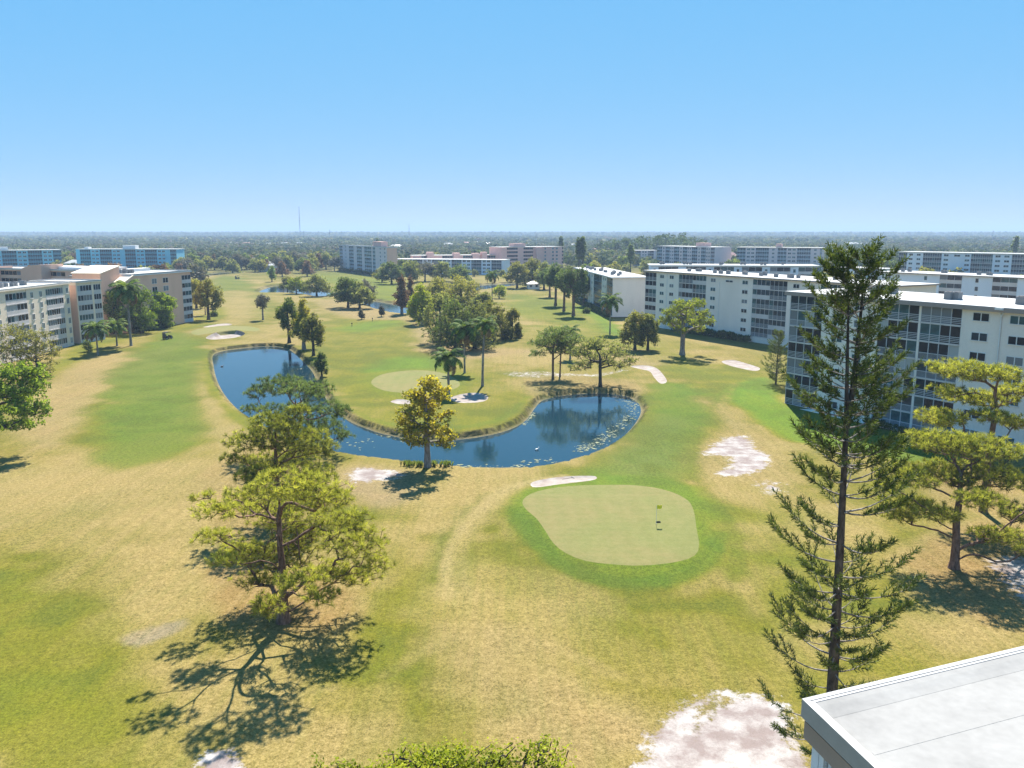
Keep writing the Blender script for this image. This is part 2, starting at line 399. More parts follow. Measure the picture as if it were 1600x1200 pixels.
# wide turf
patch([(-60,760),(120,700),(300,720),(420,700),(430,760),(360,860),(250,980),(180,960),(60,820),(-60,840)], STRAW, 5, 0.8, 3)
patch([(-80,930),(60,860),(140,940),(210,1060),(270,1140),(330,1260),(-150,1260)], lin((142,150,48))*0.6, 4, 0.8, 3)
patch([(-60,1090),(100,1050),(200,1120),(180,1230),(-60,1230)], lin((148,160,52))*0.6, 3, 0.4, 3)
patch([(90,590),(160,555),(250,545),(300,520),(260,560),(160,610),(120,660),(60,700),(40,640)], TAN, 4, 0.9, 2)
patch([(140,722),(165,600),(215,545),(275,522),(320,535),(322,570),(330,610),(350,660),(335,685),(250,722)], GREEN, 3.5, 0.7, 2.2)
patch([(180,700),(195,620),(240,565),(280,560),(300,600),(300,660),(260,700)], lin((112,146,56))*0.6, 5, 0.5, 1)
patch([(275,525),(300,512),(400,500),(425,480),(412,462),(395,445),(372,433),(340,432),(330,445),(345,470),(338,490),(320,505),(250,520)], lin((128,154,66))*0.6, 5, 0.75, 1.5)
patch([(345,475),(355,455),(385,455),(405,470),(400,500),(340,505)], STRAW, 6, 0.75, 2)
patch([(330,560),(322,600),(345,645),(400,690),(380,720),(330,680),(312,600)], STRAW, 2.5, 0.8, 1)
patch([(325,552),(317,580),(330,618),(355,650),(385,672),(395,665),(360,632),(340,600),(333,575),(336,556)], lin((150,158,34))*0.6, 0.8, 0.9, 0.4)
# island
patch([(470,540),(500,500),(640,500),(700,560),(830,600),(820,650),(760,670),(640,672),(560,650),(510,600)], lin((152,154,48))*0.6, 4, 0.85, 3)
patch([(565,577),(600,562),(650,556),(700,560),(700,575),(640,578),(590,582)], LUSH, 2.5, 0.85, 1)
patch([(560,598),(590,580),(650,574),(715,580),(735,605),(700,622),(640,626),(590,620)], lin((146,164,48))*0.6, 2.5, 0.75, 1)
patch([(520,600),(560,590),(600,640),(760,650),(800,655),(740,668),(640,670),(560,648)], lin((150,160,44))*0.6, 3, 0.55, 2)
patch([(520,515),(560,505),(620,500),(625,508),(570,520)], LUSH, 4, 0.7, 2)
patch([(640,500),(668,498),(720,540),(800,545),(830,550),(760,556),(700,562),(660,545)], BARE, 3, 0.9, 2.5)
patch([(500,470),(560,470),(600,486),(640,496),(600,500),(530,492)], BARE, 3, 0.7, 2)
patch([(530,425),(600,436),(640,448),(620,470),(560,465),(500,440),(480,425)], lin((140,164,40))*0.6, 8, 0.8, 4)
patch([(780,580),(840,578),(920,582),(965,574),(985,572),(985,580),(940,590),(860,594),(800,590)], SAND, 0.9, 0.5, 1.8)
patch([(820,593),(860,588),(940,590),(1000,600),(1000,622),(900,616),(830,618)], DIRT*0.9, 2, 0.55, 1.5)
patch([(960,548),(1000,545),(1050,555),(1040,570),(980,568)], BARE, 3, 0.8, 2)
# right hand holes
patch([(860,500),(940,510),(1100,560),(1200,590),(1120,610),(1000,560),(900,540),(820,520)], lin((146,160,44))*0.6, 6, 0.6, 3)
patch([(800,460),(880,470),(960,510),(1000,525),(940,520),(870,500),(800,495)], lin((132,158,44))*0.6, 6, 0.7, 3)
patch([(1010,600),(1080,600),(1130,640),(1095,690),(1080,740),(1040,760),(960,765),(900,742),(960,712),(1005,670),(1020,630)], GREEN, 3.5, 0.8, 1.5)
patch([(950,690),(1040,650),(1080,670),(1060,740),(960,745)], GREY, 5, 0.5, 1)
patch([(795,795),(815,770),(870,752),(960,745),(1060,752),(1120,790),(1130,850),(1115,890),(1040,915),(940,910),(870,890),(830,850)], lin((112,160,34))*0.60, 1.5, 0.85, 0.8)
patch([(1100,800),(1160,790),(1190,830),(1160,880),(1110,890)], lin((146,160,58))*0.6, 4, 0.5, 2)
patch([(1130,612),(1165,596),(1200,590),(1226,632),(1300,650),(1450,690),(1500,720),(1420,720),(1320,700),(1240,690),(1170,650)], LUSH, 1.4, 0.95, 0.6)
patch([(1090,622),(1130,640),(1180,670),(1230,700),(1230,770),(1190,760),(1120,745),(1080,720),(1090,690),(1130,668)], TAN, 2.5, 0.6, 2)
patch([(1098,705),(1130,683),(1165,680),(1185,700),(1200,715),(1185,735),(1150,742),(1120,740),(1150,728),(1150,712),(1120,708)], SAND, 1.0, 1.1, 1.6)
patch([(1175,755),(1205,745),(1230,765),(1215,785),(1185,772)], SAND, 1.2, 0.8, 1.6)
patch([(1195,760),(1240,790),(1300,850),(1340,980),(1260,1100),(1190,1040),(1160,900),(1150,800)], lin((138,150,50))*0.6, 5, 0.75, 3)
patch([(1330,840),(1420,850),(1400,980),(1480,1040),(1560,1030),(1420,1120),(1340,1000)], lin((156,156,54))*0.6, 4, 0.6, 3)
patch([(1400,880),(1460,845),(1540,820),(1640,830),(1680,980),(1560,990),(1480,960)], LITTER, 2, 0.85, 1.8)
patch([(1540,880),(1590,870),(1650,890),(1650,970),(1590,960),(1545,905)], SAND, 0.7, 0.75, 2.2)
patch([(1430,740),(1500,730),(1600,760),(1600,800),(1500,790)], LITTER*1.1, 3, 0.7, 2)
# foreground
patch([(690,860),(740,830),(800,770),(880,748),(820,752),(760,775),(700,820),(680,870),(690,930),(730,960),(760,930)], lin((206,188,138))*0.62, 1.4, 0.75, 1.2)
patch([(780,812),(850,860),(900,900),(1000,920),(900,960),(780,930),(720,880)], lin((142,148,62))*0.6, 4, 0.7, 2)
patch([(560,960),(640,900),(700,960),(720,1060),(640,1120),(540,1080)], lin((142,150,52))*0.6, 4, 0.75, 3)
patch([(900,960),(1050,950),(1180,940),(1200,1010),(1050,1060),(900,1040)], lin((150,150,60))*0.6, 4, 0.7, 3)
patch([(820,900),(880,905),(920,960),(840,980)], lin((196,174,118))*0.62, 3, 0.6, 2)
patch([(700,880),(800,890),(860,960),(800,1010),(700,980)], lin((200,180,112))*0.62, 4, 0.6, 3)
patch([(60,820),(160,800),(180,900),(100,930),(40,880)], lin((160,150,74))*0.62, 3, 0.6, 3)
patch([(480,800),(560,790),(640,830),(620,900),(520,860)], lin((160,156,70))*0.6, 4, 0.6, 2)
patch([(690,1010),(760,985),(860,1030),(900,1110),(820,1150),(700,1100)], lin((196,166,118))*0.62, 3, 0.75, 2.5)
patch([(860,1080),(930,1090),(1010,1120),(1050,1160),(1000,1200),(860,1200)], TAN, 2, 0.85, 2)
patch([(1000,1200),(1030,1150),(1100,1105),(1160,1098),(1215,1105),(1230,1150),(1240,1260),(980,1260)], SAND, 0.9, 1.25, 1.5)
patch([(1070,1150),(1100,1108),(1150,1100),(1120,1140),(1090,1180)], lin((150,128,126))*0.62, 0.8, 0.6, 1.0)
patch([(310,1200),(325,1180),(350,1172),(372,1185),(378,1230),(310,1240)], SAND, 0.35, 0.95, 0.5)
patch([(200,995),(230,985),(285,970),(270,985),(220,1005)], lin((190,176,166))*0.62, 0.4, 0.9, 0.6)
patch([(330,890),(420,880),(500,900),(560,930),(540,985),(470,1000),(400,985),(350,940)], LITTER*1.12, 1.4, 0.75, 1.4)
patch([(525,740),(560,728),(620,733),(660,740),(640,780),(590,792),(545,770)], lin((196,164,140))*0.64, 1.5, 0.9, 1.2)
patch([(535,740),(560,730),(610,734),(640,742),(590,756),(550,755)], SAND, 0.7, 0.8, 1.4)
patch([(330,740),(420,700),(470,760),(460,840),(360,850)], LITTER, 2.5, 0.5, 2)
for pth, w_, c_, a_ in (([(880,744),(820,758),(765,785),(722,828),(698,880),(700,935)], 0.55, lin((222,200,150))*0.62, 0.75), ([(800,765),(752,800),(728,845),(722,895),(740,940)], 0.4, lin((216,194,140))*0.62, 0.55), ([(760,770),(720,810),(690,855),(676,910)], 0.45, lin((128,140,60))*0.6, 0.5),
        ([(1135,612),(1100,650),(1088,700),(1085,740),(1120,790),(1150,850),(1150,910)], 0.8, lin((112,140,44))*0.6, 0.5), ([(1150,600),(1130,640),(1180,690)], 0.7, lin((204,180,130))*0.6, 0.5), ([(800,800),(835,850),(880,890),(960,915),(1040,912),(1100,885),(1125,840)], 0.9, lin((92,140,30))*0.58, 0.7), ([(780,815),(815,870),(870,915),(960,940),(1060,932),(1130,895)], 0.5, lin((176,164,92))*0.6, 0.45),
        ([(300,1180),(320,1130),(420,1100),(520,1080)], 0.35, lin((214,190,140))*0.62, 0.4), ([(600,1060),(720,1000),(850,1010),(960,1060)], 0.6, lin((208,182,130))*0.62, 0.35), ([(520,620),(580,655),(680,670),(780,655),(825,620)], 0.9, lin((132,158,40))*0.58, 0.6), ([(420,478),(400,500),(360,535),(330,548)], 1.2, lin((190,180,110))*0.6, 0.4)):
    track(pth, w_, c_, a_)
# lawns by the left buildings
patch([(60,600),(90,560),(130,535),(200,520),(310,495),(345,480),(350,495),(300,510),(240,520),(160,545),(95,580)], lin((160,162,22))*0.6, 2, 0.95, 0.8)
patch([(900,480),(925,470),(960,505),(990,530),(960,522),(915,492)], LUSH, 1.5, 0.9, 1)
# mud rims of the ponds, and the painted shade of the steep bank face
for n, g in PONDS.items():
    w = 1.0 if n == 'main' else 2.0
    m = np.where(inside_box(GV, g, 5*w))[0]; d = sdist(GV[m], g)/w+wild[m]*0.12
    a = np.clip((0.95-d)/0.3, 0, 1)[:, None]; gc[m] = gc[m]*(1-a)+lin((134,122,76))*0.45*a
    a = (np.clip(1.3-np.abs(d-0.72)/0.22, 0, 1)*0.95)[:, None]; gc[m] = gc[m]*(1-a)+lin((40,44,14))*0.35*a  # dark band: bank-face shade and overhanging growth put into the colour
    a = np.clip((0.35-d)/0.2, 0, 1)[:, None]*0.7; gc[m] = gc[m]*(1-a)+lin((214,204,190))*0.6*a
# beyond the course: scrubby ground under the trees
far = np.clip((GV[:,1]-520)/150, 0, 1)[:, None]*0.85; gc = gc*(1-far)+lin((120,120,70))*0.5*far
dry = np.clip((gc[:, 0]/gc[:, 1]-1.0)*2.7, 0, 1)
q = (vnoise(GV, 5.5, 31)-0.5)*1.1+(vnoise(GV, 2.1, 32)-0.5)*0.9+(vnoise(GV, 13, 33)-0.5)*0.8
a = np.clip(q*1.0, 0, 0.42)[:, None]*(0.25+0.75*dry)[:, None]; gc = gc*(1-a)+STRAW*a
a = np.clip(-q*1.25, 0, 0.55)[:, None]*(0.35+0.65*(1-dry))[:, None]; gc = gc*(1-a)+lin((112,132,36))*0.55*a
dry = np.clip((gc[:, 0]/gc[:, 1]-1.0)*2.7, 0, 1)
lum = gc.mean(1, keepdims=True); gc = np.clip(lum+(gc-lum)*1.22, 0.003, 1)*0.515*np.array([1.0, 0.97, 0.93])
gcol = np.hstack([np.clip(gc, 0, 1), np.ones((len(gc), 1))])

def turf_material(name, kind):
    t = NT(name); a = t.n('ShaderNodeAttribute', attribute_name='patch_colour'); c = a.outputs['Color']
    o = t.coord('Object'); st = t.coord('Object', (1.0, 0.16, 1.0))
    if kind == 'sand':
        c = t.mix(t.mr(t.noise(o, 0.7, 5, 0.65), 0.35, 0.7), lin((205,184,170))*0.38, lin((236,226,214))*0.40); b = t.noise(o, 5, 4)
    else:
        big = t.noise(o, 0.10, 5, 0.6, 0.6); mid = t.noise(o, 0.55, 5, 0.65); fine = t.noise(o, 2.6, 4, 0.7); tiny = t.noise(o, 11.0, 3, 0.7)
        if kind == 'green':
            w = t.n('ShaderNodeTexWave'); w.inputs['Scale'].default_value = 0.16; w.inputs['Distortion'].default_value = 0.5; w.inputs['Detail'].default_value = 1; t.l(o, w.inputs[0])
            c = t.mix(t.mr(big, 0.38, 0.62), lin((182,184,98))*0.29, lin((200,184,110))*0.29); c = t.mix(t.mr(mid, 0.45, 0.75, 0, 0.5), c, lin((164,168,84))*0.28)
            w2 = t.n('ShaderNodeTexWave', bands_direction='Y'); w2.inputs['Scale'].default_value = 0.22; w2.inputs['Distortion'].default_value = 0.6; w2.inputs['Detail'].default_value = 1; t.l(o, w2.inputs[0])
            c = t.mix(t.mr(t.math('ADD', w.outputs[1], w2.outputs[1]), 0.6, 1.4, 0, 0.32), c, lin((166,174,84))*0.28); c = t.mix(t.mr(t.noise(o, 0.22, 5, 0.7), 0.52, 0.70, 0, 0.35), c, lin((214,192,124))*0.30)
            g = t.math('ADD', t.math('MULTIPLY', fine, 0.3), t.math('MULTIPLY', tiny, 0.4))
            c = t.mix(t.mr(g, 0.2, 0.5), t.mix(0.22, c, (0.05, 0.06, 0.02)), t.mix(0.10, c, (0.6, 0.55, 0.35))); b = tiny
        else:
            dr = t.mr(t.n('ShaderNodeAttribute', attribute_name='dryness').outputs['Fac'], 0, 1, 0.16, 0.95); streak = t.noise(st, 1.1, 4, 0.6); mow = t.noise(t.coord('Object', (1.5, 0.035, 1.0)), 1.0, 3, 0.6)
            c = t.mix(t.math('MULTIPLY', dr, t.mr(mid, 0.42, 0.70, 0, 0.45)), c, t.mix(0.40, c, STRAW*0.5)); c = t.mix(t.mr(big, 0.5, 0.75, 0, 0.30), c, t.mix(0.6, c, GREEN*0.45))
            c = t.mix(t.math('MULTIPLY', dr, t.mr(streak, 0.45, 0.72, 0, 0.35)), c, t.mix(0.5, c, STRAW*0.56))
            c = t.mix(t.math('MULTIPLY', dr, t.mr(mow, 0.42, 0.62, 0, 0.52)), c, t.mix(0.6, c, STRAW*0.55)); c = t.mix(t.mr(mow, 0.55, 0.36, 0, 0.34), c, t.mix(0.6, c, (0.07, 0.085, 0.012)))
            sm = t.n('ShaderNodeAttribute', attribute_name='sand_share').outputs['Fac']; rg = t.math('ADD', t.math('MULTIPLY', t.noise(o, 0.9, 6, 0.7), 0.6), t.math('MULTIPLY', t.noise(o, 4.0, 4, 0.7), 0.4))
            sm = t.mr(t.math('ADD', sm, t.math('MULTIPLY', t.math('SUBTRACT', rg, 0.5), 1.5)), 0.44, 0.60)
            sc_ = t.mix(t.mr(t.noise(o, 0.45, 5, 0.65), 0.4, 0.62), lin((206,186,178))*0.34, lin((242,234,226))*0.42)
            grain = t.noise(o, 5.5, 3, 0.75)
            g = t.math('ADD', t.math('ADD', t.math('MULTIPLY', fine, 0.35), t.math('MULTIPLY', tiny, 0.30)), t.math('MULTIPLY', grain, 0.35))
            c = t.mix(t.mr(g, 0.38, 0.62), t.mix(0.60, c, (0.020, 0.026, 0.004)), t.mix(t.math('MULTIPLY', dr, 0.34), t.mix(1.0, c, (1.38, 1.34, 1.15), 'MULTIPLY'), (0.36, 0.31, 0.16))); c = t.mix(sm, c, t.mix(t.mr(g, 0.35, 0.55), t.mix(0.35, sc_, (0.1, 0.08, 0.06)), sc_)); b = g
    t.base(c); t.set(0.95, 0.08); t.bump(b, 0.55 if kind != 'sand' else 0.3, 0.06); return t.m
M['turf'] = turf_material('turf', 'turf'); M['putt'] = turf_material('putting_turf', 'green'); M['sand'] = turf_material('bunker_sand', 'sand')

def region_obj(name, ids, mat):
    T = GT[np.isin(region, ids)]; use, inv = np.unique(T, return_inverse=True); inv = inv.reshape(T.shape)
    V = np.column_stack([GV[use], GZ[use]])
    me = np_mesh(name, V, inv, mat, {'patch_colour': ('FLOAT_COLOR', gcol[use]), 'sand_share': ('FLOAT', gs[use]), 'dryness': ('FLOAT', dry[use])}, smooth=True)
    return mobj(name, me)
tag(region_obj('ground', [0], M['turf']), 'dry olive and straw coloured golf course grass', None, None, 'structure')
for i, (kind, g) in enumerate(polys):
    if kind == 'bunker': tag(region_obj('sand_bunker', [i+1], M['sand']), BUNK_PX[i-len(PONDS)][0], None, None, 'structure')
    if kind == 'green': tag(region_obj('putting_green', [i+1], M['putt']), GREEN_PX[i-len(PONDS)-len(BUNKERS)][0], None, None, 'structure')

tw = NT('pond_water'); v = tw.coord('Object'); nz = tw.noise(v, 0.9, 4, 0.55)
tw.base(tw.mix(tw.noise(v, 0.06, 3), (0.004, 0.020, 0.032), (0.008, 0.032, 0.048))); tw.set(0.06, 0.5); tw.b.inputs['IOR'].default_value = 1.33
tw.bump(nz, 0.045, 0.2); M['water'] = tw.m
for n, g in PONDS.items():
    b = MB(); b.add([(p[0], p[1], WZ) for p in offset_pts(g, [0.35])], [tuple(range(len(g)))] , 0)
    o = b.build('pond_water', M['water']); tag(o, {'main': 'dark blue curved pond around the island green', 'mid': 'pale pond behind the far oaks', 'angled': 'narrow pale pond beside the bare cypress', 'right': 'thin far pond in front of the low blue building', 'far': 'sliver of water under the far left trees'}[n], None, None, 'structure')
    if o.data.polygons[0].normal.z < 0: o.data.flip_normals()

# ------------------------------------------------------------------ buildings
cache = {}
def cached(key, fn):
    if key not in cache: cache[key] = fn()
    return cache[key]
def window_mesh(w, h, two, g):
    def f():
        b = MB(); fr = 0.07
        b.box(-w/2-fr, w/2+fr, -0.05, 0.02, h, h+fr); b.box(-w/2-fr-0.04, w/2+fr+0.04, -0.12, 0.02, -0.09, 0)
        for x in ([-w/2-fr, w/2] + ([-0.06] if two else [])): b.box(x, x+(0.12 if x == -0.06 else fr), -0.05, 0.02, 0, h)
        return b.mesh('window', [M['white']])
    return cached(('win', w, h, two), f)
def pane_mesh(w, h, g, name='pane'):
    return cached(('pane', round(w, 2), round(h, 2), g), lambda: MB().box(-w/2, w/2, -0.012, 0.012, 0, h).mesh(name, [M[g]]))
def add_window(root, T, s, z, w, h, two=True, tints=GL, panes=True, label=None):
    o = mobj('window', window_mesh(w, h, two, 0), root); o.matrix_basis = T @ Matrix.Translation((s, -0.005, z))
    g = random.choice(tints)
    if two:
        for sg in (-1, 1): mobj('pane', pane_mesh(w/2-0.06, h, g), o, (sg*(w/4+0.03), -0.012, 0))
    else: mobj('pane', pane_mesh(w, h, g), o, (0, -0.012, 0))
def balcony_mesh(L, n, fh, style, rm):
    def f():
        b = MB(); t = 0.05; y = 0.06
        b.box(0, L, -0.10, 0.25, -0.12, 0.12, 1)
        for i in range(n+1):
            x = i*L/n; b.box(max(x-t, 0), min(x+t, L), y-0.06, y+0.03, 0.12, fh-0.12)
        if style == 'solid': b.box(0.05, L-0.05, y-0.08, y-0.03, 0.12, 1.02, 1)
        else:
            b.box(0, L, y-0.09, y-0.03, 0.98, 1.06)
            if style == 'hrail':
                for z in (0.3, 0.52, 0.75): b.box(0, L, y-0.08, y-0.04, z, z+0.07)
            elif style == 'bars':
                k = int(L/0.16)
                for j in range(k): b.box((j+0.5)*L/k-0.02, (j+0.5)*L/k+0.02, y-0.08, y-0.045, 0.12, 0.98)
        return b.mesh('balcony', [M['frame'] if rm is None else M[rm], M['slabedge'] if rm is None else M[rm]])
    return cached(('balc', round(L, 2), n, fh, style, rm), f)
def screen_mesh(L, n, fh, k, tints):
    def f():
        b = MB(); r = random.Random(k)
        run = r.choice(tints)
        for i in range(n):
            if r.random() < 0.45: run = r.choice(tints)
            b.box(i*L/n+0.05, (i+1)*L/n-0.05, 0.055, 0.08, 0.12, fh-0.12, GL.index(run))
        return b.mesh('screen', [M[g] for g in GL])
    return cached(('scr', round(L, 2), n, fh, k, tuple(tints)), f)

def facade(root, T, segs, nfl, fh, z0, opts):
    """segs run left to right: ('w', length, [(s, width, height, sill, two, skip floors)]) or ('b', length, panels, styles)"""
    s = 0
    for seg in segs:
        L = seg[1]
        if seg[0] == 'w' and len(seg) > 2:
            for (ws, ww, wh, sill, two, skip) in seg[2]:
                for k in range(nfl):
                    if k in skip: continue
                    add_window(root, T, s+ws, z0+k*fh+sill, ww, wh, two, opts.get('wtints', ['g0', 'g0', 'g1', 'g2', 'g2', 'g4']))
        elif seg[0] == 'b':
            n = seg[2]; styles = seg[3] if len(seg) > 3 else ['hrail']
            for k in range(nfl):
                st = random.choice(styles)
                o = mobj('balcony', balcony_mesh(L, n, fh, st, opts.get('rail')), root); o.matrix_basis = T @ Matrix.Translation((s, 0, z0+k*fh))
                if opts.get('panes'):
                    run = random.choice(GL)
                    for i in range(n):
                        if random.random() < 0.5: run = random.choice(['g0', 'g0', 'g0', 'g1', 'g1', 'g2', 'g2', 'g3', 'g4'])
                        mobj('pane', pane_mesh(L/n-0.1, fh-0.24, run), o, ((i+0.5)*L/n, 0.09, 0.12))
                else:
                    mobj('screen', screen_mesh(L, n, fh, random.randrange(5), opts.get('tints', ['g0', 'g0', 'g1', 'g2', 'g2', 'g4'])), o)
        s += L
def body(root, T, segs, W, z0, ztop, mat, rec=1.3, basemat=None):
    b = MB(); s = 0
    for seg in segs:
        L = seg[1]
        if seg[0] == 'b':
            b.box(s, s+L, 0.12, W, 0, ztop)
            b.box(s, s+L, 0, 0.12, 0, z0-0.12) if z0 > 0.2 else None
        else: b.box(s, s+L, 0, W, 0, ztop)
        s += L
    o = b.build('wall', M[mat], root); o.matrix_basis = T.copy(); return o
def roofing(root, T, L, W, z, over=0.5, th=0.3, edge='brownedge', parapet=0.0, fl=None):
    b = MB(); b.box(-over, L+over, -over, W+over, z, z+th, 0)
    if parapet:
        p = 0.3
        for (x0, x1, y0, y1) in ((-over, L+over, -over, -over+p), (-over, L+over, W+over-p, W+over), (-over, -over+p, -over+p, W+over-p), (L+over-p, L+over, -over+p, W+over-p)):
            b.box(x0, x1, y0, y1, z+th, z+th+parapet, 0)
    o = b.build('roof', M['roof'], root); o.matrix_basis = T.copy()
    b = MB(); e = over+0.03
    b.box(-e, L+e, -e, -over-0.002, z-0.02, z+th-0.06); b.box(-e, -over-0.002, -over, W+over, z-0.02, z+th-0.06); b.box(L+over+0.002, L+e, -over, W+over, z-0.02, z+th-0.06)
    o = b.build('fascia', M[edge], root); o.matrix_basis = T.copy()

def frame_of(P0, P1):
    d = np.asarray(P1[:2])-np.asarray(P0[:2]); return math.atan2(d[1], d[0]), float(np.hypot(*d))
class Bld:
    def __init__(s, name, label, P0, P1, W, nfl, fh, z0, ztop, wall, **o):
        s.rz, s.L = frame_of(P0, P1); s.L = o.get('L', s.L); s.W, s.nfl, s.fh, s.z0, s.ztop, s.wall, s.o = W, nfl, fh, z0, ztop, wall, o
        s.P0 = np.array(P0[:2], float); s.root = empty(name, (P0[0], P0[1], 0), s.rz); tag(s.root, label, 'building')
        s.I = Matrix.Identity(4)
    def su(s, u, z=None):
        """metres along the front at picture column u (on the roof line)"""
        z = s.ztop if z is None else z; c, sn = math.cos(s.rz), math.sin(s.rz); a = (u-800)/F
        return (a*(s.P0[1]*CP-(z-CH)*SP)-s.P0[0])/(c-a*sn*CP)
    def from_u(s, items):
        """items: ('w'|'b', u_end, ...) -> segs with lengths"""
        out = []; last = 0
        for it in items:
            e = s.L if it[1] is None else min(s.su(it[1]), s.L)
            seg = [it[0], e-last]+list(it[2:])
            if it[0] == 'w' and len(it) > 2: seg[2] = [(s.su(w[0])-last, *w[1:]) for w in it[2]]
            out.append(tuple(seg)); last = e
        return out
    def build(s, segs, over=0.5, edge='brownedge', parapet=0.0, left=None, right=None, th=0.3):
        body(s.root, s.I, segs, s.W, s.z0, s.ztop-th, s.wall); facade(s.root, s.I, segs, s.nfl, s.fh, s.z0, s.o)
        roofing(s.root, s.I, s.L, s.W, s.ztop-th, over, th, edge, parapet)
        if left: facade(s.root, Matrix.Translation((0, s.W, 0)) @ Matrix.Rotation(-math.pi/2, 4, 'Z'), left, s.nfl, s.fh, s.z0, s.o)
        if right: facade(s.root, Matrix.Translation((s.L, 0, 0)) @ Matrix.Rotation(math.pi/2, 4, 'Z'), right, s.nfl, s.fh, s.z0, s.o)
        return s
    def pt(s, x, y): 
        c, sn = math.cos(s.rz), math.sin(s.rz); return (s.P0[0]+c*x-sn*y, s.P0[1]+sn*x+c*y)
    def extra(s, name, x0, x1, y0, y1, z0, z1, mat): return MB().box(x0, x1, y0, y1, z0, z1).build(name, M[mat], s.root)

def ac_unit(label, group):
    r = empty('air_conditioner', (0, 0, 0)); tag(r, label, 'air conditioner', group)
    b = MB(); b.box(-0.45, 0.45, -0.45, 0.45, 0.08, 0.9); b.box(-0.5, 0.5, -0.5, 0.5, 0, 0.08)
    for i in range(7): b.box(-0.42, 0.42, -0.47, -0.45, 0.16+i*0.1, 0.21+i*0.1)
    b.build('casing', M['steel'], r)
    b = MB(); b.tube([(0, 0, 0.9), (0, 0, 0.96)], 0.36, 12); b.build('fan_grille', M['grille'], r)
    return r
AC0 = None
def ac_at(bld, spots, what):
    global AC0
    for (x, y, sc, rz) in spots:
        if AC0 is None: AC0 = ac_unit('', ''); o = AC0
        else: o = copy_tree(AC0)
        p = bld.pt(x, y); o.location = (p[0], p[1], bld.ztop); o.rotation_euler = (0, 0, bld.rz+rz); o.scale = (sc, sc, sc*1.05)
        tag(o, 'grey air conditioner on the white roof of the '+what, 'air conditioner', 'air conditioners on the roof of the '+what)
def ac_rows(bld, n, y, x0, x1, what, sc=1.2, jitter=0.5):
    sp = []; k = 0
    while len(sp) < n:
        x = x0+(x1-x0)*(len(sp)+random.random()*0.5)/n
        for j in range(random.choice([1, 2, 3])):
            if len(sp) < n: sp.append((x+j*1.35*sc*0.85, y+random.uniform(-jitter, jitter), sc*random.uniform(0.85, 1.15), random.choice([0, 0, 0.2])))
    ac_at(bld, sp, what)

# near right block, seven storeys of screened balconies
b1a = at(1226, 630.6); b1b = at(1410, 671)
B1 = Bld('apartment_block', 'large seven storey pale apartment block with screened balconies behind the tall Norfolk pine', b1a, b1b, 15, 7, 2.63, 0.05, 18.8, 'wallgrey', L=62, panes=True)
def wn(u, w=1.9, h=1.0, sill=0.95, two=True, skip=()): return (u, w, h, sill, two, skip)
BS = ['hrail', 'hrail', 'hrail', 'bars', 'bars']
B1.build(B1.from_u([('b', 1287, 4, BS), ('w', 1375, [wn(1312), wn(1345, 1.6)]), ('b', 1438, 4, BS), ('w', 1441), ('b', 1505, 4, BS), ('w', 1680, [wn(1535, 2.1), wn(1594, 2.1)]), ('b', None, 8, BS)]), over=0.7, th=0.62,
         left=[('w', 15, [(4, 1.4, 1.0, 0.95, True, ()), (11, 1.4, 1.0, 0.95, True, ())])])
for u in (1567,):
    b = MB(); x = B1.su(u); b.tube([(x, -0.1, 0.2), (x, -0.1, 17.6), (x-0.2, -0.5, 18.3)], 0.09, 6); b.tube([(x, -0.1, 17.5), (x+0.5, -0.5, 18.35)], 0.07, 6)
    b.box(x-0.5, x+0.55, -0.95, -0.65, 18.45, 18.75); b.build('downspout', M['white'], B1.root)
B1.extra('plinth', -0.2, 62, -0.06, -0.002, -0.3, 0.12, 'white'); B1.extra('patio', -1.5, 40, -1.6, -0.07, -0.3, 0.06, 'wallgrey')
for x, lab in ((B1.su(1412), 0),(B1.su(1418), 0), (B1.su(1520), 0), (B1.su(1526), 0), (B1.su(1533), 0), (B1.su(1556), 0), (B1.su(1562), 0), (B1.su(1569), 0)):
    ac_at(B1, [(x+random.uniform(2.5, 3.5), 6+random.uniform(-0.7, 0.7), 1.15, 0)], 'large block behind the tall pine')
ac_rows(B1, 4, 9, 8, 14, 'large block behind the tall pine'); 

# middle right block
B2 = Bld('apartment_block', 'long pale apartment block with teal balcony bays behind the bright lime tree', (40.7, 259.1), (64.9, 215.6), 15, 6, 2.47, 1.55, 16.9, 'wallgrey', L=86)
w3 = (0.0,)
B2.build(B2.from_u([('b', 1026, 3, ['hrail', 'solid']), ('w', 1061, [wn(1035, 1.7, 0.9), wn(1050, 1.7, 0.9)]), ('b', 1083, 4, ['hrail', 'solid']), ('b', 1104, 4, ['hrail', 'solid']), ('w', 1177, [wn(1115, 1.8, 0.9), wn(1140, 2.6, 0.45, 1.2, True, (0,1,2,3,4)), wn(1165, 1.9, 0.9)]),
   ('b', 1204, 4, ['hrail', 'solid']), ('b', 1231, 4, ['hrail', 'solid']), ('w', 1283, [wn(1245, 1.8, 0.9), wn(1269, 1.8, 0.9)]), ('b', None, 8)]), over=0.6)
ac_rows(B2, 16, 6, 12, 70, 'long block behind the lime tree', 0.95, 2.0)
b = MB()
for u in (1043, 1125, 1257): x = B2.su(u); b.box(x-0.06, x+0.06, -0.1, -0.01, 0.3, 16.4)
b.build('downspout', M['white'], B2.root)

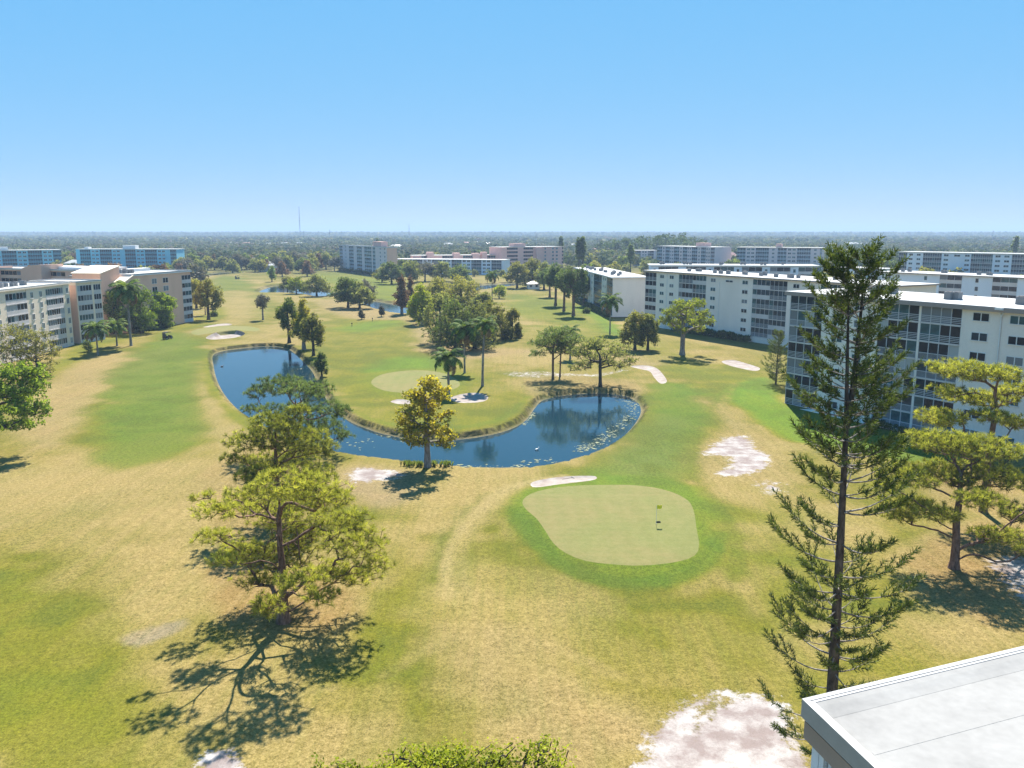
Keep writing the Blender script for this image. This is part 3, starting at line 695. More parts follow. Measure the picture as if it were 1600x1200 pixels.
# block that runs away behind the pines
p_far, p_near = at(899, 418, 13.4), at(957, 433, 13.4)
B3 = Bld('apartment_block', 'pale apartment block running away with a blank pinkish end wall and crowded roof', p_far, p_near, 12.5, 5, 2.5, 0.6, 13.4, 'wallgrey', rail='teal')
k = B3.L/10
B3.build([('b', k, 3), ('w', k*1.0, [(k*0.5, 1.6, 0.9, 0.9, True, ())]), ('b', k*2, 6), ('w', k*1.6, [(k*0.45, 1.4, 0.9, 0.9, True, ()), (k*1.15, 1.4, 0.9, 0.9, True, ())]), ('b', k*2, 6), ('w', k*1.2, [(k*0.4, 1.4, 0.9, 0.9, True, ()), (k*0.85, 1.4, 0.9, 0.9, True, ())]), ('b', B3.L-k*8.8, 3)], over=0.5, edge='white')
ac_rows(B3, 18, 5, 6, B3.L-6, 'block with the blank end wall', 1.0, 2.4)
b = MB()
b.box(B3.L+0.0, B3.L+0.4, 12.6, 14.2, 0, 13.2); b.build('stair_wall', M['wallgrey'], B3.root)
for q in range(5): MB().box(B3.L-0.6, B3.L-0.2, 12.55, 16, 0.6+q*2.5, 1.7+q*2.5).build('stair_landing', M['brownedge'], B3.root)
MB().box(B3.L-3, B3.L+0.3, 16, 19, 0, 13.3).build('stair_tower', M['wallgrey'], B3.root)

# blocks behind, right side
B4 = Bld('apartment_block', 'pale blue block with open walkways just behind the long lime tree block', at(1017, 414, 15.5), at(1280, 415, 15.5), 14, 5, 2.7, 1.4, 15.5, 'wallblue')
def corridor(L, n, blank=2.0):
    segs = []; k = L/n
    for i in range(n): segs += [('w', blank, [(blank/2, 0.9, 1.2, 0.6, False, ())]), ('b', k-blank, 3, ['solid'])]
    return segs
B4.build(corridor(B4.L, 6, 3.0), edge='white'); ac_rows(B4, 12, 5, 4, B4.L-8, 'pale blue block', 1.0, 2)
B5 = Bld('apartment_block', 'light blue walkway block directly behind the big right hand block', at(1372, 424, 15.6), at(1560, 432, 15.6), 13, 6, 2.45, 0.7, 15.6, 'wallblue', L=75)
B5.build([('w', 9, [(2, 0.8, 1.5, 0.5, False, ()), (4.2, 0.8, 1.5, 0.5, False, ()), (7, 1.4, 0.9, 0.9, True, ())]), ('w', 3)]+corridor(48, 3, 9)+[('w', 15, [(3, 1, 1.2, 0.8, False, ()), (7, 1, 1.2, 0.8, False, ()), (11, 1, 1.2, 0.8, False, ())])], over=0.6)
ac_rows(B5, 10, 6, 6, 60, 'light blue walkway block', 1.0, 2)
B6 = Bld('apartment_block', 'far pale blue block with dark balcony bays at the right edge', at(1405, 393, 17), at(1625, 397, 17), 15, 6, 2.55, 1.2, 17, 'wallblue', tints=['g0', 'g1', 'g2'])
B6.build(B6.from_u([('b', 1418, 4), ('w', 1443, [wn(1424, 2, 1), wn(1436, 2, 1)]), ('b', 1472, 8), ('w', 1518, [wn(1479, 2.4, 1), wn(1496, 3, 1, 0.9, True, (0,1,2,3,4)), wn(1512, 2.4, 1)]), ('b', 1536, 5), ('b', 1552, 5), ('w', 1582, [wn(1560, 2.4, 1), wn(1574, 2.4, 1)]), ('b', None, 10)]), edge='white')
B7 = Bld('apartment_block', 'low grey blue block glimpsed through the top of the tall Norfolk pine', at(1306, 417, 12), at(1372, 420, 12), 12, 4, 2.6, 0.8, 12, 'wallblue')
B7.build(corridor(B7.L, 3, 3), edge='white')

# left peach blocks
C1 = Bld('apartment_block', 'cream and peach block with white balcony rails at the left edge', (-111.2, 140), (-111.2, 213), 18, 6, 2.48, 0.05, 15.8, 'cream', panes=True, L=73)
C1.build(C1.from_u([('w', 0), ('b', 6, 8, ['solid']), ('w', 7)] if False else [('b', -40, 6, ['solid']), ('w', 7, [wn(-15, 0.9, 1.3, 0.7), wn(-5, 0.9, 1.3, 0.7)]), ('b', 24, 3, ['solid']), ('b', 40, 3, ['solid']), ('w', 70, [wn(48, 1.0, 1.35, 0.75), wn(62, 1.0, 1.35, 0.75)]), ('b', 84, 4, ['solid']), ('b', 97, 4, ['solid']), ('w', None, [wn(103.5, 1.0, 1.35, 0.75)])]), over=0.25, edge='cream', parapet=0.25)
c1p = at(118, 441, 15.8); c1q = at(157, 438, 15.8)
C1b = Bld('apartment_block', 'cream block wing with five stacked white balconies and an orange peach end wall', c1p, c1q, 14, 6, 2.48, 0.05, 15.8, 'cream', panes=True)
C1b.build(C1b.from_u([('w', 119.5), ('b', 142, 5, ['solid']), ('w', 145), ('b', 156, 3, ['solid']), ('w', None)]), over=0.2, edge='cream', parapet=0.25)
MB().box(-0.06, -0.004, 0.01, 10, 0, 15.0).build('end_wall', M['peach'], C1b.root)
ac_rows(C1, 9, 6, C1.su(16), C1.su(88), 'cream block at the left edge', 1.05, 0.6)
C2 = Bld('apartment_block', 'peach block with curved stair tower and corner balconies behind the green trees', (-108.5, 242.3), (-102.2, 270.4), 17, 6, 2.45, 0.3, 16.2, 'peach')
C2.build(C2.from_u([('w', 229), ('w', 283, [wn(240, 2.2, 1.4, 0.7), wn(257.5, 2.4, 1.4, 0.7)]), ('b', 297, 3, ['solid']), ('w', None)]), over=0.3, edge='white', parapet=0.3)
ac_rows(C2, 9, 9, 1, 12, 'peach block behind the green trees', 1.3, 1.2)
C2.extra('roof_ledge', 10, 27, 13, 15.5, 16.2, 17.1, 'white')
for (x0, x1, y0, y1, zt) in ((-9, -1.0, 3, 12, 18.6), (-4, -0.02, -0.5, 3, 15.9)):
    b = MB(); b.add([(x0,y0,0),(x1,y0,0),(x1,y1,0),(x0,y1,0),(x0,y0,zt-1.8),(x1,y0,zt),(x1,y1,zt),(x0,y1,zt-1.8)], [(0,3,2,1),(4,5,6,7),(0,1,5,4),(1,2,6,5),(2,3,7,6),(3,0,4,7)])
    b.build('stair_tower', M['peach'], C2.root)
    b = MB(); b.add([(x0-.2,y0-.2,zt-1.75),(x1+.2,y0-.2,zt+.05),(x1+.2,y1+.2,zt+.05),(x0-.2,y1+.2,zt-1.75),(x0-.2,y0-.2,zt-1.45),(x1+.2,y0-.2,zt+.35),(x1+.2,y1+.2,zt+.35),(x0-.2,y1+.2,zt-1.45)], [(0,3,2,1),(4,5,6,7),(0,1,5,4),(1,2,6,5),(2,3,7,6),(3,0,4,7)])
    b.build('tower_coping', M['cream'], C2.root)
C3 = Bld('apartment_block', 'peach walkway block with dark openings seen over the cream block roof', at(-30, 419, 15.8), at(132, 423, 15.8), 13, 6, 2.45, 0.5, 15.8, 'peach', rail='peach')
C3.build([('w', 10), ('b', 10, 5, ['solid']), ('w', 9), ('b', C3.L-38, 6, ['solid']), ('w', 9, [(3, 0.9, 1.3, 0.7, False, ())])], over=0.3, edge='cream', parapet=0.3)
for (x0, x1, zt) in ((3, 9.5, 16.6), (C3.su(48), C3.su(79), 17.6)):
    b = MB(); y0, y1 = -3.5, 5
    n = 8; prof = [(x0, 0), (x1, 0)]+[(x1-(x1-x0)*i/n, zt-1.4*(i/n)**2.2) for i in range(n+1)]
    m = len(prof); b.add([(p[0], y0, p[1]) for p in prof]+[(p[0], y1, p[1]) for p in prof], [tuple(range(m)), tuple(range(m, 2*m))[::-1]]+[(i, i+m, (i+1) % m+m, (i+1) % m) for i in range(m)])
    b.build('stair_tower', M['peach'], C3.root)
C3.extra('roof_ledge', C3.L-24, C3.L+6, 3, 12, 15.8, 16.7, 'white')
C3.extra('walkway_wing', C3.L+0.02, C3.L+16, -6, 6, 0, 14.2, 'peach'); C3.extra('wing_roof', C3.L+0.02, C3.L+16.3, -6.3, 6.3, 14.22, 14.5, 'roof')

def rep(L, pat):
    tot = sum(p[1] for p in pat); out = []; s = 0
    while s < L-0.1:
        for p in pat:
            if s >= L-0.1: break
            ln = min(p[1], L-s); q = list(p); q[1] = ln
            if q[0] == 'w' and ln < p[1]: q = q[:2]
            out.append(tuple(q)); s += ln
    return out
FW = ('w', 7, [(2.0, 2.0, 1.1, 0.9, True, ()), (5.0, 2.0, 1.1, 0.9, True, ())])
T1 = Bld('apartment_block', 'turquoise apartment block cut by the left edge of the picture', at(-40, 391.5, 15.6), at(95, 390, 15.6), 16, 5, 2.75, 1.4, 15.6, 'turq', rail='turq', tints=['g0', 'g1', 'g1'])
T1.build(rep(T1.L, [('b', 9, 6, ['hrail']), FW]), edge='white', over=0.3)
T2 = Bld('apartment_block', 'turquoise apartment block with a white roof hut beyond the peach block', at(118, 389, 15.6), at(275, 389, 15.6), 16, 5, 2.75, 1.4, 15.6, 'turq', rail='turq', tints=['g0', 'g1', 'g1'])
T2.build(rep(T2.L, [('w', 3), ('b', 8, 5, ['hrail']), FW, ('b', 9, 6, ['hrail']), FW]), edge='white', over=0.3)
T2.extra('roof_hut', T2.su(188), T2.su(208), 4, 10, 15.6, 18.2, 'white'); T2.extra('roof_hut', T2.su(128), T2.su(134), 4, 9, 15.6, 17, 'white')
T1.extra('roof_hut', T1.su(2), T1.su(14), 4, 9, 15.6, 17.8, 'white')
P1 = Bld('apartment_block', 'tall seven storey lavender and pink block with teal balconies beyond the fairway', at(530, 383, 18.6), at(604, 386.5, 18.6), 7, 7, 2.45, 1.3, 18.6, 'lav', rail='wallblue', tints=['g1', 'g2', 'g2'])
P1.build(P1.from_u([('b', 535, 2, ['hrail']), ('w', 545, [wn(540, 1.6, 1.1)]), ('b', 552, 3, ['hrail']), ('w', 557), ('b', 565, 3, ['hrail']), ('w', 569), ('b', 580, 4, ['hrail']), ('w', 582), ('b', 586, 2, ['hrail']), ('w', None, [wn(594, 1.8, 1.1), wn(601, 1.8, 1.1)])]), edge='white', over=0.25, parapet=0.3)
MB().box(P1.L+0.004, P1.L+0.06, 0, 7, 0, 18.2).build('end_wall', M['peach'], P1.root)
P1.extra('lift_hut', P1.su(579), P1.su(592), 1.5, 6, 18.6, 22, 'pink')
P2 = Bld('apartment_block', 'low pale blue block with a long white roof beyond the mid course trees', at(615, 404.5, 10), at(787, 406, 10), 16, 4, 2.35, 0.4, 10, 'wallblue', tints=['g0', 'g1', 'g2'])
P2.build(rep(P2.L, [('b', 7, 4, ['hrail']), FW]), edge='white', over=0.3)
P2b = Bld('apartment_block', 'pink walkway block with low towers behind the long white roof', at(645, 399, 12), at(781, 398, 12), 12, 4, 2.6, 1.2, 12, 'pink', rail='pink')
P2b.build(rep(P2b.L, [('w', 6), ('b', 9, 5, ['hrail'])]), edge='cream', over=0.3)
for u0, u1, zt in ((667, 677, 14.2), (708, 718, 13.5), (752, 760, 14), (738, 748, 13.2)): P2b.extra('stair_tower', P2b.su(u0), P2b.su(u1), -2.5, 4, 0, zt, 'pink')
P3 = Bld('apartment_block', 'pink walkway block with a stair tower beyond the low blue block', at(781, 386, 17.6), at(880, 385, 17.6), 16, 6, 2.6, 1.6, 17.6, 'pink', rail='pink', tints=['g0', 'g0', 'g1'])
P3.build(P3.from_u([('w', 791), ('b', 809, 6, ['solid']), ('w', 818), ('b', 833, 5, ['solid']), ('w', 845), ('b', 848, 1, ['solid']), ('w', 878, [wn(852, 1.2, 1.3), wn(864, 1.6, 1.3), wn(870, 1.6, 1.3)]), ('b', None, 1, ['solid'])]), edge='cream', over=0.25)
P3.extra('stair_tower', P3.su(806), P3.su(824), 3, 10, 15, 20, 'pink'); P3.extra('side_tower', P3.su(836), P3.su(846), -2, 5, 0, 17.2, 'pink'); P3.extra('side_tower', 0.2, P3.su(790), -2, 5, 0, 17.2, 'pink')
P4 = Bld('apartment_block', 'lavender and teal block in front of the dark far pine wood', at(1027, 384, 17.6), at(1117, 386, 17.6), 16, 6, 2.6, 1.6, 17.6, 'lav', rail='wallblue', tints=['g0', 'g1', 'g2'])
P4.build(rep(P4.L, [('b', 6, 3, ['hrail']), ('w', 4, [(2, 1.4, 1.2, 0.8, True, ())]), ('b', 5, 3, ['hrail']), ('w', 5, [(1.3, 1.3, 1.2, 0.8, True, ()), (3.6, 1.3, 1.2, 0.8, True, ())])]), edge='white', over=0.25)
P4.extra('lift_hut', P4.su(1081), P4.su(1095), 4, 10, 17.6, 20.4, 'pink')
P4b = Bld('apartment_block', 'low lavender block beside the lavender and teal block', at(992, 391, 13), at(1026, 391, 13), 14, 5, 2.4, 0.6, 13, 'lav'); P4b.build(rep(P4b.L, [('b', 5, 3, ['hrail']), ('w', 6, [(2, 1.3, 1.1, 0.8, True, ()), (4.2, 1.3, 1.1, 0.8, True, ())])]), edge='cream', over=0.3)
P5 = Bld('apartment_block', 'long lavender block with blue balcony bays right of the salmon roofed pavilion', at(1152, 386, 17.6), at(1285, 387, 17.6), 16, 6, 2.6, 1.6, 17.6, 'lav', rail='wallblue', tints=['g1', 'g1', 'g2'])
P5.build(rep(P5.L, [('b', 6, 3, ['hrail']), FW, ('b', 9, 6, ['hrail']), ('w', 6, [(3, 1.5, 1.1, 0.8, True, ())])]), edge='cream', over=0.3)
P5.extra('lift_hut', P5.su(1211), P5.su(1220), 4, 9, 17.6, 20, 'pink')
def hip_house(name, label, u, v, w, d, h, rh, wall, roof, rz=0.0, group=None, cat='house'):
    p = at(u, v); r = empty(name, (p[0], p[1], 0), rz); tag(r, label, cat, group)
    MB().box(-w/2, w/2, -d/2, d/2, -0.3, h).build('wall', M[wall], r)
    e = 0.6; a, c = w/2+e, d/2+e; q = max(a-c, 0.3)
    MB().add([(-a,-c,h),(a,-c,h),(a,c,h),(-a,c,h),(-q,0,h+rh),(q,0,h+rh)], [(0,1,5,4),(1,2,5),(2,3,4,5),(3,0,4),(3,2,1,0)]).build('roof', M[roof], r)
    b = MB()
    for x in np.linspace(-w/2+1.5, w/2-1.5, max(2, int(w/4))): b.box(x-0.6, x+0.6, -d/2-0.04, -d/2-0.004, 0.9, 2.1)
    b.build('window', M['g1'], r); return r
hip_house('pavilion', 'small pavilion with a salmon hip roof between the lavender blocks', 1143, 416, 12, 10, 7, 4.5, 'cream', 'redroof', 0.1, None, 'pavilion')
hip_house('shed', 'small grey shed with an arched roof under the far oaks', 833, 451, 6, 5, 2.6, 1.2, 'wallgrey', 'steelgrey', 0.1, None, 'shed')

# near roof at the lower right corner
nc, ne, ns = at(1253, 1093, 18.8), at(1600, 1010, 18.8), at(1365, 1200, 18.8)
dA = (ne-nc)[:2]; dA /= np.linalg.norm(dA); dB = (ns-nc)[:2]; dB /= np.linalg.norm(dB)
N1 = empty('apartment_block', (nc[0], nc[1], 0), 0); tag(N1, 'corner of a near building with a wide pale membrane roof and white coping', 'building')
def q2(a, b): p = dA*a+dB*b; return (p[0], p[1])
MB().prism([q2(0.205, 0.205), q2(26, 0.205), q2(26, 15), q2(0.205, 15)], 18.35, 18.745).build('roof', M['membrane'], N1)
b = MB(); z = 18.8
b.prism([q2(0, 0), q2(26, 0), q2(26, 0.12), q2(0.12, 0.12), q2(0.12, 15), q2(0, 15)], 18.42, z+0.02)
b.prism([q2(0.13, 0.135), q2(26, 0.135), q2(26, 0.20), q2(0.13, 0.20)], 18.45, z+0.012)
b.prism([q2(0.13, 0.202), q2(0.20, 0.202), q2(0.20, 15), q2(0.13, 15)], 18.45, z+0.012)
b.build('coping', M['coping'], N1)
b = MB(); b.prism([q2(0.06, 0.06), q2(26, 0.06), q2(26, 15), q2(0.06, 15)], 17.95, 18.34); b.build('fascia', M['brownedge'], N1)
b = MB(); b.add([(*q2(0.202, 0.202), z+0.002), (*q2(26, 0.202), z+0.002), (*q2(26, 0.36), z-0.01), (*q2(0.206, 0.36), z-0.01), (*q2(26, 0.55), 18.765), (*q2(0.206, 0.55), 18.765), (*q2(26, 0.72), 18.748), (*q2(0.206, 0.72), 18.748)], [(0, 1, 2, 3), (3, 2, 4, 5), (5, 4, 6, 7)]); b.build('cant_strip', M['membrane'], N1)
for i in range(4):
    yb = 1.9+i*2.1; MB().prism([q2(0.32, yb), q2(26, yb+0.25), q2(26, yb+0.34), q2(0.32, yb+0.09)], 18.74, 18.749).build('membrane_seam', M['membrane'], N1)
vp = MB(); vq = q2(6.2, 3.0); vp.tube([(vq[0], vq[1], 18.7), (vq[0], vq[1], 19.1)], 0.06, 8); vp.build('vent_pipe', M['steelgrey'], N1)
MB().prism([q2(0.45, 0.45), q2(25, 0.45), q2(25, 15), q2(0.45, 15)], 0, 17.94).build('wall', M['wallgrey'], N1)
b = MB(); b.prism([q2(0.2, 0.2), q2(0.5, 0.2), q2(0.5, 0.44), q2(0.2, 0.44)], 0, 17.93); b.prism([q2(0.2, 0.46), q2(0.44, 0.46), q2(0.44, 0.62), q2(0.2, 0.62)], 0, 17.93); b.build('corner_post', M['wallblue'], N1)
for k in range(7):
    zb = 17.9-(k+1)*2.63
    for j in range(5):
        a = 0.75+j*1.9
        fr = MB(); 
        for (x0, x1, z0, z1) in ((a-0.10, a, zb+0.2, zb+2.6), (a, a+1.8, zb+2.52, zb+2.6), (a, a+1.8, zb+1.1, zb+1.2), (a, a+1.8, zb, zb+0.25)):
            fr.prism([q2(0.30, x0), q2(0.43, x0), q2(0.43, x1), q2(0.30, x1)], z0, z1)
        o = fr.build('window', M['wallblue'], N1)
        g = MB(); g.prism([q2(0.38, a+0.01), q2(0.42, a+0.01), q2(0.42, a+1.79), q2(0.38, a+1.79)], zb+0.26, zb+1.09); g.prism([q2(0.38, a+0.01), q2(0.42, a+0.01), q2(0.42, a+1.79), q2(0.38, a+1.79)], zb+1.21, zb+2.51); g.build('pane', M['g0'], o)
#TREES#

# ------------------------------------------------------------------ trees
def unit(v): return v/(np.linalg.norm(v, axis=-1, keepdims=True)+1e-9)
def rsphere(n, r=RNG): return unit(r.normal(size=(n, 3)))
def tubes_np(A, B, ra, rb, k=5):
    """one tapered tube per edge"""
    d = unit(B-A); ref = np.where(np.abs(d[:, 2:3]) < 0.9, np.array([[0.1, 0.3, 0.95]]), np.array([[1.0, 0.1, 0.0]]))
    x = unit(np.cross(d, ref)); y = np.cross(d, x); n = len(A)
    t = 2*np.pi*np.arange(k)/k; c = np.cos(t)[None, :, None]; s = np.sin(t)[None, :, None]
    ring = x[:, None, :]*c+y[:, None, :]*s
    V = np.concatenate([A[:, None, :]+ring*ra[:, None, None], B[:, None, :]+ring*rb[:, None, None]], 1).reshape(-1, 3)
    j = np.arange(k); f = np.stack([j, (j+1) % k, k+(j+1) % k, k+j], 1)
    return V, (f[None]+(np.arange(n)*2*k)[:, None, None]).reshape(-1, 4)
def grow(trunk, rtr, att, rng, wander=0.12, seg=0.7, droop=0.0, outward=0.6, pri=None):
    """a branching skeleton: trunk polyline, then every point of att is joined to the nearest fitting limb"""
    P = [np.array(p, float) for p in trunk]; par = [i-1 for i in range(len(P))]; nt = len(P)
    pa = np.zeros((len(trunk)+len(att)*24, 3)); pa[:nt] = P; axis0 = P[0]
    order = np.argsort(np.min(np.linalg.norm(att[:, None]-pa[None, :nt], axis=2), 1)+rng.random(len(att))*0.8)
    cnt = nt; np_ = 0 if pri is None else len(pri)
    if np_:
        pa = np.vstack([pa, np.zeros((np_*26, 3))])
        for q in pri[np.argsort(np.linalg.norm(pri[:, :2]-axis0[:2], axis=1))]:
            d = np.linalg.norm(q-pa[:cnt], axis=1); hor = np.linalg.norm(q[:2]-pa[:cnt, :2], axis=1)
            j = int(np.argmin(d+2.2*np.maximum(pa[:cnt, 2]-(q[2]-0.30*hor), 0)+0.4*np.linalg.norm(pa[:cnt, :2]-axis0[:2], axis=1)*(np.arange(cnt) >= nt)))
            L = d[j]; k = max(3, min(24, int(L/0.45))); a = pa[j].copy(); s1, s2 = rng.normal(size=3)*L*0.06, rng.normal(size=3)*L*0.05; prev = j
            for s in range(1, k+1):
                t = s/k; p = a*(1-t)+q*t+s1*math.sin(math.pi*t)+s2*math.sin(2*math.pi*t)+np.array([0, 0, 1.0])*L*0.10*math.sin(math.pi*t)*(1-t)+rng.normal(size=3)*0.035*(s < k)
                pa[cnt] = p; par.append(prev); prev = cnt; cnt += 1
    for i in order:
        q = att[i]; v = q-pa[:cnt]; d = np.linalg.norm(v, axis=1)
        rad = np.linalg.norm(pa[:cnt, :2]-axis0[:2], axis=1); qr = np.linalg.norm(q[:2]-axis0[:2])
        cost = d+outward*np.maximum(rad-qr, 0)*2+np.maximum(pa[:cnt, 2]-q[2]+0.15*d, 0)*1.2
        j = int(np.argmin(cost)); L = d[j]; k = max(1, min(20, int(L/seg)))
        a = pa[j]; lift = np.array([0, 0, 1.0])*L*0.10*(1 if droop == 0 else -droop); side = rng.normal(size=3)*L*wander; side[2] *= 0.5
        prev = j
        for s in range(1, k+1):
            t = s/k; p = a*(1-t)+q*t+(lift+side)*4*t*(1-t)*0.5+rng.normal(size=3)*0.05*seg*(s < k)
            pa[cnt] = p; par.append(prev); prev = cnt; cnt += 1
    pa = pa[:cnt]; par = np.array(par); w = np.ones(cnt)*0.0
    haschild = np.zeros(cnt, bool); haschild[par[1:]] = True; w[~haschild] = 1
    for i in range(cnt-1, 0, -1): w[par[i]] += w[i]
    return pa, par, w, nt
def tree_mesh_wood(pa, par, w, nt, r0, twig, k=5, ktr=9, expo=0.45):
    tot = w[0]; r = np.maximum(twig, r0*(w/tot)**expo)
    e = np.arange(1, len(pa)); A, B = pa[par[e]], pa[e]; ra, rb = r[par[e]], r[e]
    br = e >= nt
    ra2 = np.where(br & (par[e] < nt), np.minimum(ra, rb*1.25), ra)
    tr = ~br
    flare = 1+0.6*np.exp(-np.maximum(pa[:, 2]-pa[0, 2], 0)/0.5)
    Vt, Ft = tubes_np(A[tr], B[tr], ra[tr]*flare[par[e]][tr], rb[tr]*flare[e][tr], ktr)
    Vb, Fb = tubes_np(A[br], B[br], ra2[br], rb[br], k)
    return (Vt, Ft), (Vb, Fb)
def needles(C, D, n, L, wd, rng, spread=1.0, up=0.35):
    """tufts: n thin needles at every point, fanned about its direction"""
    m = len(C); d = unit(rsphere(m*n, rng).reshape(m, n, 3)*spread+D[:, None, :]+np.array([0, 0, up]))
    base = np.repeat(C[:, None, :], n, 1)-d*L*0.05; tip = base+d*L*(0.7+0.5*rng.random((m, n, 1)))
    sd = unit(np.cross(d, rsphere(m*n, rng).reshape(m, n, 3)))*wd
    V = np.stack([base-sd*0.5, base+sd*0.5, tip+sd*0.35, tip-sd*0.35], 2).reshape(-1, 3)
    return V, np.arange(m*n*4).reshape(-1, 4), 4*n
def leaves(C, n, rad, size, rng, up=0.4, flat=0.8, asp=0.55):
    m = len(C); o = rsphere(m*n, rng).reshape(m, n, 3)*(rng.random((m, n, 1))**0.45)*rad; o[..., 2] *= flat
    p = C[:, None, :]+o; nr = unit(rsphere(m*n, rng).reshape(m, n, 3)+np.array([0, 0, up])+unit(o)*0.5)
    x = unit(np.cross(nr, rsphere(m*n, rng).reshape(m, n, 3))); y = np.cross(nr, x)
    s = size*(0.6+0.8*rng.random((m, n, 1)))
    V = np.stack([p-x*s, p-y*s*asp, p+x*s, p+y*s*asp], 2).reshape(-1, 3)
    return V, np.arange(m*n*4).reshape(-1, 4), 4*n
def crown_points(lobes, n, rng, shell=0.35):
    """lobes: rows (x, y, z, rx, ry, rz); points spread by volume and pushed towards each lobe's surface"""
    lobes = np.asarray(lobes, float); wt = np.prod(lobes[:, 3:], 1)**0.7; wt /= wt.sum()
    idx = rng.choice(len(lobes), n, p=wt); d = rsphere(n, rng)*(rng.random((n, 1))**shell)
    return lobes[idx, :3]+d*lobes[idx, 3:], idx
def finish_tree(root, wood, crown, bmat, lmat, tint, name='crown'):
    (Vt, Ft), (Vb, Fb) = wood
    mobj('trunk', np_mesh('trunk', Vt, Ft, M[bmat], smooth=True), root)
    if len(Vb): mobj('branches', np_mesh('branches', Vb, Fb, M[bmat], smooth=True), root)
    V, Fc = crown
    mobj(name, np_mesh(name, V, Fc, M[lmat], {'tint': ('FLOAT', tint)}), root)
def px_lobes(base, lst, rng, squash=1.0, depth=None):
    """crown lobes read off the photograph as (u, v, ru, rv), given real sizes and spread in depth about the trunk, in metres from the base"""
    out = []; lst = [l for l in lst]
    us = [xat(l[0], base[1], 8)-base[0] for l in lst]; R = max(max(np.abs(us)), 0.5)
    for i, l in enumerate(lst):
        off = math.sqrt(max(R*R-us[i]**2, 0.1))*squash
        dy = l[4] if len(l) > 4 else rng.uniform(-0.75, 0.75)*off
        y = base[1]+dy; z = zat(y, l[1]); x = xat(l[0], y, z); k = dep(y, z)/F
        out.append((x-base[0], dy, z-base[2], l[2]*k, l[2]*k*rng.uniform(0.8, 1.1), l[3]*k))
    return np.array(out)
def trunk_line(h, lean=(0, 0), n=8, wob=0.1, rng=RNG, start=-0.3):
    z = np.linspace(start, h, n); t = (z-start)/(h-start)
    w = np.cumsum(rng.normal(size=(n, 2))*wob, 0)*t[:, None]
    return np.column_stack([lean[0]*t**1.3+w[:, 0], lean[1]*t**1.3+w[:, 1], z])

def pine(u, v, lobes, label, r0=0.32, ntuft=900, seed=1, mat='f_pine', bmat='b_pine', L=0.42, wd=0.03, nn=22, group='slash pines on the near course', trunk_frac=0.70, leanpx=None):
    rng = np.random.default_rng(seed); b = at(u, v); b[2] = hz(b[0], b[1]); lb = px_lobes(b, lobes, rng)
    root = empty('pine_tree', b); tag(root, label, 'pine tree', group)
    top = (lb[:, 2]+lb[:, 5]).max(); c = lb[:, :2].mean(0)*0.35
    tr = trunk_line(top*trunk_frac, c, 10, 0.10, rng)
    lb[:, 5] *= 0.95; lb[:, 3:5] *= 1.06; att, idx = crown_points(lb, ntuft, rng, 0.45)
    att[:, 2] = np.maximum(att[:, 2], 0.8)
    pri = lb[:, :3].copy(); pri[:, 2] -= lb[:, 5]*0.5; pri[:, :2] *= 0.92
    pa, par, w, nt = grow(tr, r0, att, rng, 0.08, 0.55, pri=pri)
    wood = tree_mesh_wood(pa, par, w, nt, r0, 0.02, 5, expo=0.52)
    cen = lb[idx, :3]; D = unit(att-cen+np.array([0, 0, 0.2]))
    V, Fc, per = needles(att, D*0.6, nn, L, wd, rng, 1.0, 0.4)
    tint = np.clip(rng.normal(0.5, 0.25, len(att))+0.18*(vnoise(att[:, :2]+b[:2], 2.5, seed)-0.5)*2, 0, 1)
    finish_tree(root, wood, (V, Fc), bmat, mat, np.repeat(tint, per)); return root

def broad_proto(rng, lobes, r0, htr, natt, nleaf, rad, size, kind='crown', twig=0.02, lean=(0, 0), forks=0, up=0.4, shell=0.4, k=4, bk=None, flat=0.8):
    tr = trunk_line(htr, lean, 6, 0.08, rng); att, idx = crown_points(lobes, natt, rng, shell)
    pa, par, w, nt = grow(tr, r0, att, rng, 0.14, 0.8)
    wood = tree_mesh_wood(pa, par, w, nt, r0, twig, k)
    V, Fc, per = leaves(att, nleaf, rad, size, rng, up, flat)
    z = att[:, 2]; tint = np.clip(rng.normal(0.5, 0.17, natt)+0.25*(vnoise(att[:, :2]*1.0+z[:, None], 2.2, 5)-0.5)*2, 0, 1)
    return wood, (V, Fc), np.repeat(tint, per)
def auto_lobes(rng, h, R, base, n=9, shape='round'):
    """uneven crown of several lobes between base and h, radius R"""
    out = []
    for i in range(n):
        a = i*2.4+rng.uniform(-0.5, 0.5); t = (i+0.5)/n
        if shape == 'round': zz = base+(h-base)*(0.10+0.72*t*rng.uniform(0.85, 1.1)); rr = R*0.68*max(0.1, 1-1.9*(t-0.33)**2)*rng.uniform(0.75, 1.1); s = R*rng.uniform(0.24, 0.46); sz = (h-base)*rng.uniform(0.11, 0.2)
        elif shape == 'wide': zz = base+(h-base)*(0.3+0.45*rng.random()); rr = R*0.72*math.sqrt((i+0.3)/n); s = R*rng.uniform(0.28, 0.42); sz = (h-base)*rng.uniform(0.2, 0.3)
        elif shape == 'cone': zz = base+(h-base)*(0.08+0.86*t); rr = R*0.42*(1-t)**0.8; s = R*(0.65*(1-t)+0.16); sz = (h-base)*0.11
        else: zz = base+(h-base)*(0.45+0.45*rng.random()); rr = R*0.65*math.sqrt(rng.random()); s = R*rng.uniform(0.3, 0.45); sz = (h-base)*rng.uniform(0.12, 0.2)
        zz = min(zz, h-sz*0.9)
        out.append((rr*math.cos(a), rr*math.sin(a), zz, s, s, sz))
    return np.array(out)
